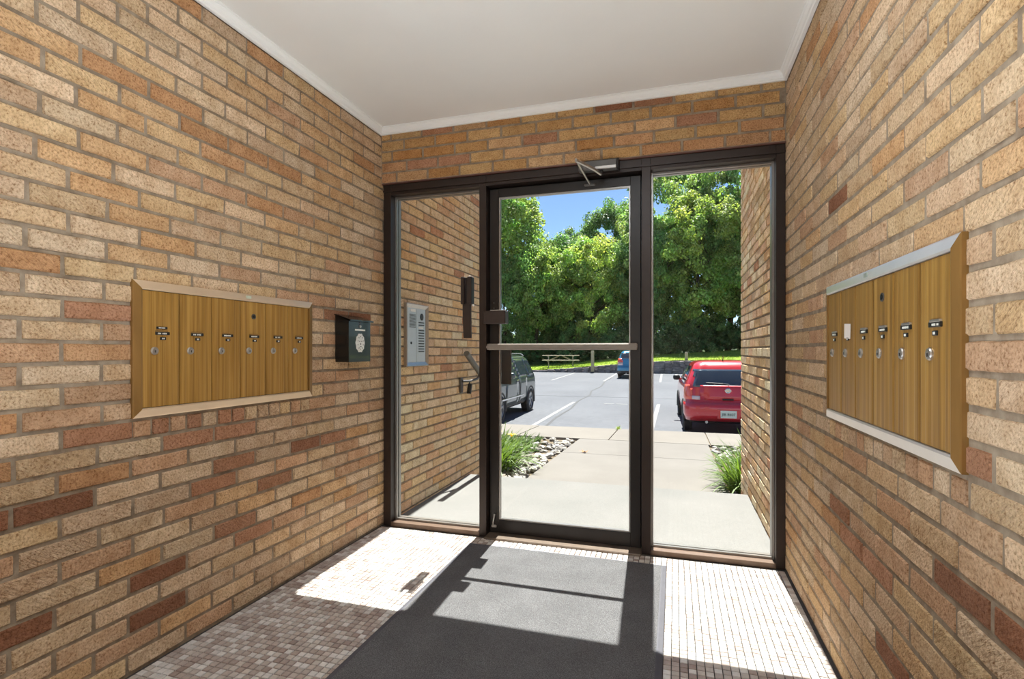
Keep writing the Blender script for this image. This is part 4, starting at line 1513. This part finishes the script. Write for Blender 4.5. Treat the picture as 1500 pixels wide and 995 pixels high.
        a_ = MB().tube([(x + sg * wid * .40, y + (rad + .045) * math.cos(q), rad + (rad + .045) * math.sin(q)) for q in [math.pi * j / 14 for j in range(-1, 16)]], .035, 8)
        a_.build('wheel_arch', M_CARBLK, s.root, True)
        d = MB().lathe([(rad + .03, -wid * .3), (rad + .03, wid * .34)], M, 28)
        d.build('wheel_well', M_CARBLK, s.root)
# red hatchback, tail towards the building
red = thing('hatchback_car', 'red hatchback parked tail-first beside the right porch wall', 'car', (.975, 13.78, zl(13.8)), R(2))
RL = [(.24, .74, 2.0, -1.98, .30), (.30, .81, 2.08, -2.09, .30), (.42, .84, 2.12, -2.14, .32), (.56, .845, 2.13, -2.145, .32), (.66, .845, 2.10, -2.12, .32),
      (.72, .846, 2.05, -2.06, .30), (.80, .846, 1.98, -2.045, .30), (.88, .842, 1.80, -2.03, .30), (.95, .835, 1.50, -2.015, .30), (.985, .825, 1.25, -2.005, .29), (1.02, .815, 1.02, -1.99, .28),
      (1.09, .79, .82, -1.955, .26), (1.20, .745, .56, -1.89, .25), (1.31, .70, .30, -1.82, .24), (1.35, .682, .20, -1.79, .23), (1.40, .66, .08, -1.755, .22), (1.455, .63, -.08, -1.70, .22), (1.495, .58, -.20, -1.62, .22),
      (1.520, .50, -.32, -1.50, .22), (1.535, .34, -.5, -1.25, .18)]
rc_ = Car(red, RL, M_RED)
NR, NC, NS, n_ = Car.NR, Car.NC, Car.NS, rc_.n
rear = lambda i: i < NR - 1
rw_ = rc_.patch('rear_window', M_CARGL, lambda L, i, c: .99 < c.z < 1.345 and c.y < -1.3 and abs(c.x) < .66)
rc_.patch('side_window', M_CARGL, lambda L, i, c: 1.02 < c.z < 1.42 and c.x < -.55 and -1.25 < c.y < -.22)
rc_.patch('side_window', M_CARGL, lambda L, i, c: 1.02 < c.z < 1.42 and c.x < -.55 and -.12 < c.y < .72)
rc_.patch('side_window', M_CARGL, lambda L, i, c: 1.02 < c.z < 1.42 and c.x > .55 and -1.25 < c.y < -.22)
rc_.patch('side_window', M_CARGL, lambda L, i, c: 1.02 < c.z < 1.42 and c.x > .55 and -.12 < c.y < .72)
rc_.patch('windscreen', M_CARGL, lambda L, i, c: 1.05 < c.z < 1.44 and c.y > -.2 and abs(c.x) < .55 and L > 8)
for sg in (-1, 1):
    rc_.patch('tail_light', M_TAIL, lambda L, i, c: .71 < c.z < 1.02 and sg * c.x > .64 + .45 * max(0, c.z - .80) and c.y < -1.66, .014)
    rc_.patch('reverse_light', M_TAILW, lambda L, i, c: .71 < c.z < .80 and .50 < sg * c.x < .66 and c.y < -1.7, .016)
rc_.patch('bumper', M_RED, lambda L, i, c: .28 < c.z < .68 and c.y < -1.6, .022)
rc_.patch('bumper_valance', M_CARBLK, lambda L, i, c: c.z < .31 and c.y < -1.5, .010)
rc_.patch('tailgate', M_RED, lambda L, i, c: .72 < c.z < 1.02 and c.y < -1.9 and abs(c.x) < .50 + .3 * (c.z - .85), .010)
for x_ in (-.76, .76):
    for y_ in (-1.31, 1.29):
        rc_.wheel(x_, y_, .305, .19, -1 if x_ < 0 else 1)
MB().box((0, -2.172, .440), (.31, .012, .155), ch=.004).build('number_plate', M_PLATE, red)
plate = [c for c in red.children if c.name.startswith('number_plate')][0]
put('lettering', text_mesh('JIB 8607', .078, M_PLATEINK, .002), plate, (0, -2.180, .436), (R(90), 0, 0))
MB().box((0, -2.155, .440), (.42, .03, .20), ch=.01).build('plate_recess', M_RED, red)
mb = MB()
mb.lathe([(.045, -.004), (.056, .002), (.045, .008), (.036, .002)], Matrix.Translation((0, -2.074, .92)) @ Matrix.Rotation(R(90), 4, 'X'), 24)
mb.box((0, -2.080, .92), (.135, .008, .020), ch=.003)
mb.build('emblem', M_CHROME, red)
MB().box((0, -2.085, .735), (.22, .03, .028), ch=.006).build('tailgate_handle', M_CARBLK, red)
mb = MB(); mb.tube([(.03, -2.01, 1.035), (-.10, -2.015, 1.06), (-.42, -1.98, 1.075)], [.016, .012, .008], 8)
mb.build('wiper', M_CARBLK, red)
mb = MB(); mb.tube([(-.03, -1.42, 1.52), (-.03, -1.47, 1.56), (-.03, -1.56, 1.64)], [.016, .008, .004], 8)
mb.build('aerial', M_CARBLK, red)
mb = MB(); mb.tube([(-.42, -1.98, .27), (-.42, -2.12, .265)], .028, 12)
mb.build('exhaust', M_STEEL, red)
for sg in (-1, 1):
    o = MB().box((sg * .915, .62, 1.06), (.17, .10, .135), ch=.035).build('wing_mirror', M_CARBLK, red, True)
    MB().box((sg * .83, .63, 1.02), (.10, .06, .05), ch=.01).build('mirror_arm', M_RED, o)
# blue hatchback at the far side
blue = thing('hatchback_car', 'small blue hatchback at the far edge of the parking lot', 'car', (-2.28, 31.45, zl(31)), R(2))
BLV = [(z, w * .985, yf * .93, yr * .93, rc2) for z, w, yf, yr, rc2 in RL]
bc = Car(blue, BLV, M_BLUE)
bc.patch('rear_window', M_CARGL, lambda L, i, c: 1.06 < c.z < 1.42 and c.y < -1.2 and abs(c.x) < .62)
bc.patch('side_window', M_CARGL, lambda L, i, c: 1.02 < c.z < 1.42 and c.x < -.55 and -1.1 < c.y < .7)
bc.patch('windscreen', M_CARGL, lambda L, i, c: 1.05 < c.z < 1.44 and c.y > -.2 and abs(c.x) < .55 and L > 8)
for sg in (-1, 1):
    bc.patch('tail_light', M_TAIL, lambda L, i, c: .84 < c.z < 1.12 and sg * c.x > .56 and c.y < -1.6, .014)
    bc.patch('reverse_light', M_TAILW, lambda L, i, c: .72 < c.z < .85 and sg * c.x > .54 and c.y < -1.75, .014)
bc.patch('bumper', M_BLUE, lambda L, i, c: .30 < c.z < .62 and c.y < -1.5, .022)
bc.patch('bumper_valance', M_CARBLK, lambda L, i, c: c.z < .36 and c.y < -1.4, .026)
MB().box((0, -2.00, .87), (.31, .012, .155), ch=.004).build('number_plate', M_PLATE, blue)
for x_ in (-.75, .75):
    for y_ in (-1.22, 1.2):
        bc.wheel(x_, y_, .295, .18, -1 if x_ < 0 else 1)
mb = MB(); mb.tube([(-.35, -1.9, .28), (-.35, -2.03, .275)], .03, 10)
mb.build('exhaust', M_STEEL, blue)
# grey sport utility car facing the building
suv = thing('sport_utility_car', 'grey sport utility car with roof rails, nose to the building, left', 'car', (-4.88, 13.32, zl(13.3)), R(180))
SL = [(.30, .80, 2.1, -2.08, .30), (.38, .87, 2.16, -2.14, .32), (.52, .90, 2.19, -2.17, .34), (.66, .905, 2.20, -2.18, .34), (.80, .905, 2.18, -2.17, .34), (.92, .90, 2.10, -2.15, .34),
      (1.00, .89, 1.90, -2.12, .33), (1.06, .875, 1.50, -2.10, .32), (1.11, .855, 1.02, -2.07, .30), (1.20, .82, .80, -2.02, .28), (1.32, .775, .52, -1.94, .26), (1.44, .73, .24, -1.86, .25),
      (1.53, .69, .0, -1.78, .24), (1.58, .65, -.15, -1.70, .24), (1.61, .58, -.3, -1.58, .22), (1.63, .40, -.5, -1.3, .2)]
sc_ = Car(suv, SL, M_GREY)
for sg in (-1, 1):
    sc_.patch('side_window', M_CARGL, lambda L, i, c: 1.08 < c.z < 1.54 and sg * c.x > .6 and -.12 < c.y < .80)
    sc_.patch('side_window', M_CARGL, lambda L, i, c: 1.08 < c.z < 1.54 and sg * c.x > .6 and -1.10 < c.y < -.20)
    sc_.patch('side_window', M_CARGL, lambda L, i, c: 1.08 < c.z < 1.50 and sg * c.x > .5 and -1.75 < c.y < -1.18)
    sc_.patch('sill_cladding', M_CARBLK, lambda L, i, c: c.z < .44 and sg * c.x > .7, .012)
    sc_.patch('door_panel', M_GREY, lambda L, i, c: .44 < c.z < 1.05 and sg * c.x > .8 and -.12 < c.y < .92, .008)
    sc_.patch('door_panel', M_GREY, lambda L, i, c: .44 < c.z < 1.05 and sg * c.x > .8 and -1.02 < c.y < -.18, .008)
    MB().box((sg * .925, -.0, .95), (.03, .20, .03), ch=.008).build('door_handle', M_CARBLK, suv)
    MB().box((sg * .915, .35, .55), (.020, 1.9, .05), ch=.008).build('side_moulding', M_CHROME, suv)
    o = MB().box((sg * .99, .82, 1.13), (.20, .12, .15), ch=.04).build('wing_mirror', M_GREY, suv, True)
    MB().box((sg * .90, .84, 1.08), (.12, .06, .05), ch=.01).build('mirror_arm', M_CARBLK, o)
    mb = MB(); mb.tube([(sg * .60, .05, 1.60), (sg * .60, -.15, 1.675), (sg * .60, -1.35, 1.675), (sg * .60, -1.6, 1.62)], .018, 8)
    mb.build('roof_rail', M_CHROME, suv)
    sc_.patch('headlight', M_TAILW, lambda L, i, c: .78 < c.z < .95 and .45 < sg * c.x and c.y > 1.85, .010)
sc_.patch('windscreen', M_CARGL, lambda L, i, c: 1.13 < c.z < 1.54 and c.y > -.1 and abs(c.x) < .62)
sc_.patch('grille', M_CARBLK, lambda L, i, c: .70 < c.z < .88 and abs(c.x) < .45 and c.y > 2.0, .008)
sc_.patch('rear_window', M_CARGL, lambda L, i, c: 1.13 < c.z < 1.50 and c.y < -1.7 and abs(c.x) < .6)
sc_.patch('bumper', M_CARBLK, lambda L, i, c: c.z < .55 and c.y > 1.75, .016)
for x_ in (-.80, .80):
    for y_ in (-1.36, 1.36):
        sc_.wheel(x_, y_, .345, .22, -1 if x_ < 0 else 1)

# ------------------------------------------------------------------ unseen fill lamps added to brighten the vestibule
g = N('fill_lamp_diffuser')
g.b.inputs['Base Color'].default_value = (.9, .88, .84, 1)
g.b.inputs['Emission Color'].default_value = (.84, .93, 1.0, 1)
g.b.inputs['Emission Strength'].default_value = FILL_LAMP_E
M_FILL_LAMP = g.m
for lx, ly, lab in ((-.376, -.60, 'floor lamp with white glass globe added unseen behind the viewer for fill light, nearer the door'), (-.417, -1.30, 'floor lamp with white glass globe added unseen behind the viewer for fill light, nearer the back wall')):
    t = thing('added_floor_lamp', lab, 'floor lamp', (lx, ly, FZ + .0035), 0, 'fill lamps added at the back of the vestibule')
    MB().lathe([(.12, 0), (.12, .012), (.02, .022)], Matrix.Identity(4), 28).build('base', M_STEEL_DK, t)
    MB().tube([(0, 0, .02), (0, 0, LAMP_Z - .09)], .010, 10).build('pole', M_STEEL, t)
    prof = [(max(.095 * math.sin(a), .003), LAMP_Z - .095 * math.cos(a)) for a in [math.pi * j / 14 for j in range(15)]]
    MB().lathe(prof, Matrix.Identity(4), 28).build('globe', M_FILL_LAMP, t, True)

g = N('fill_batten_diffuser')
g.b.inputs['Base Color'].default_value = (.9, .9, .88, 1)
g.b.inputs['Emission Color'].default_value = (.84, .93, 1.0, 1)
g.b.inputs['Emission Strength'].default_value = FILL_BATTEN_E
bt = thing('added_ceiling_lamp', 'long white ceiling batten lamp added for fill light above the top edge of the view', 'added lamp', (-.28, .9, ZC - .001))  # unseen batten, added to brighten the walls
MB().box((0, 0, -.012), (.13, 1.24, .022), ch=.003).build('base_plate', M_TRIM, bt)
MB().box((0, 0, -.044), (.11, 1.20, .040), ch=.012).build('diffuser', g.m, bt)
for y_ in (-.61, .61):
    MB().box((0, y_, -.040), (.12, .015, .050), ch=.004).build('end_cap', M_TRIM, bt)

g = N('fill_uplighter_bulb')
g.b.inputs['Emission Color'].default_value = (.84, .93, 1.0, 1)
g.b.inputs['Emission Strength'].default_value = FILL_UP_E
ul = thing('added_uplighter', 'small black floor uplighter added on the mat below the view to brighten the ceiling', 'floor lamp', (-.45, .62, FZ + .010))  # unseen uplighter, added to brighten ceiling and upper walls
MB().lathe([(.075, 0), (.080, .01), (.098, .26), (.100, .30), (.094, .30), (.088, .245)], Matrix.Identity(4), 28).build('can', M_BLACKPL, ul)
MB().lathe([(.078, .246), (.078, .256)], Matrix.Identity(4), 24).build('bulb_disc', g.m, ul)
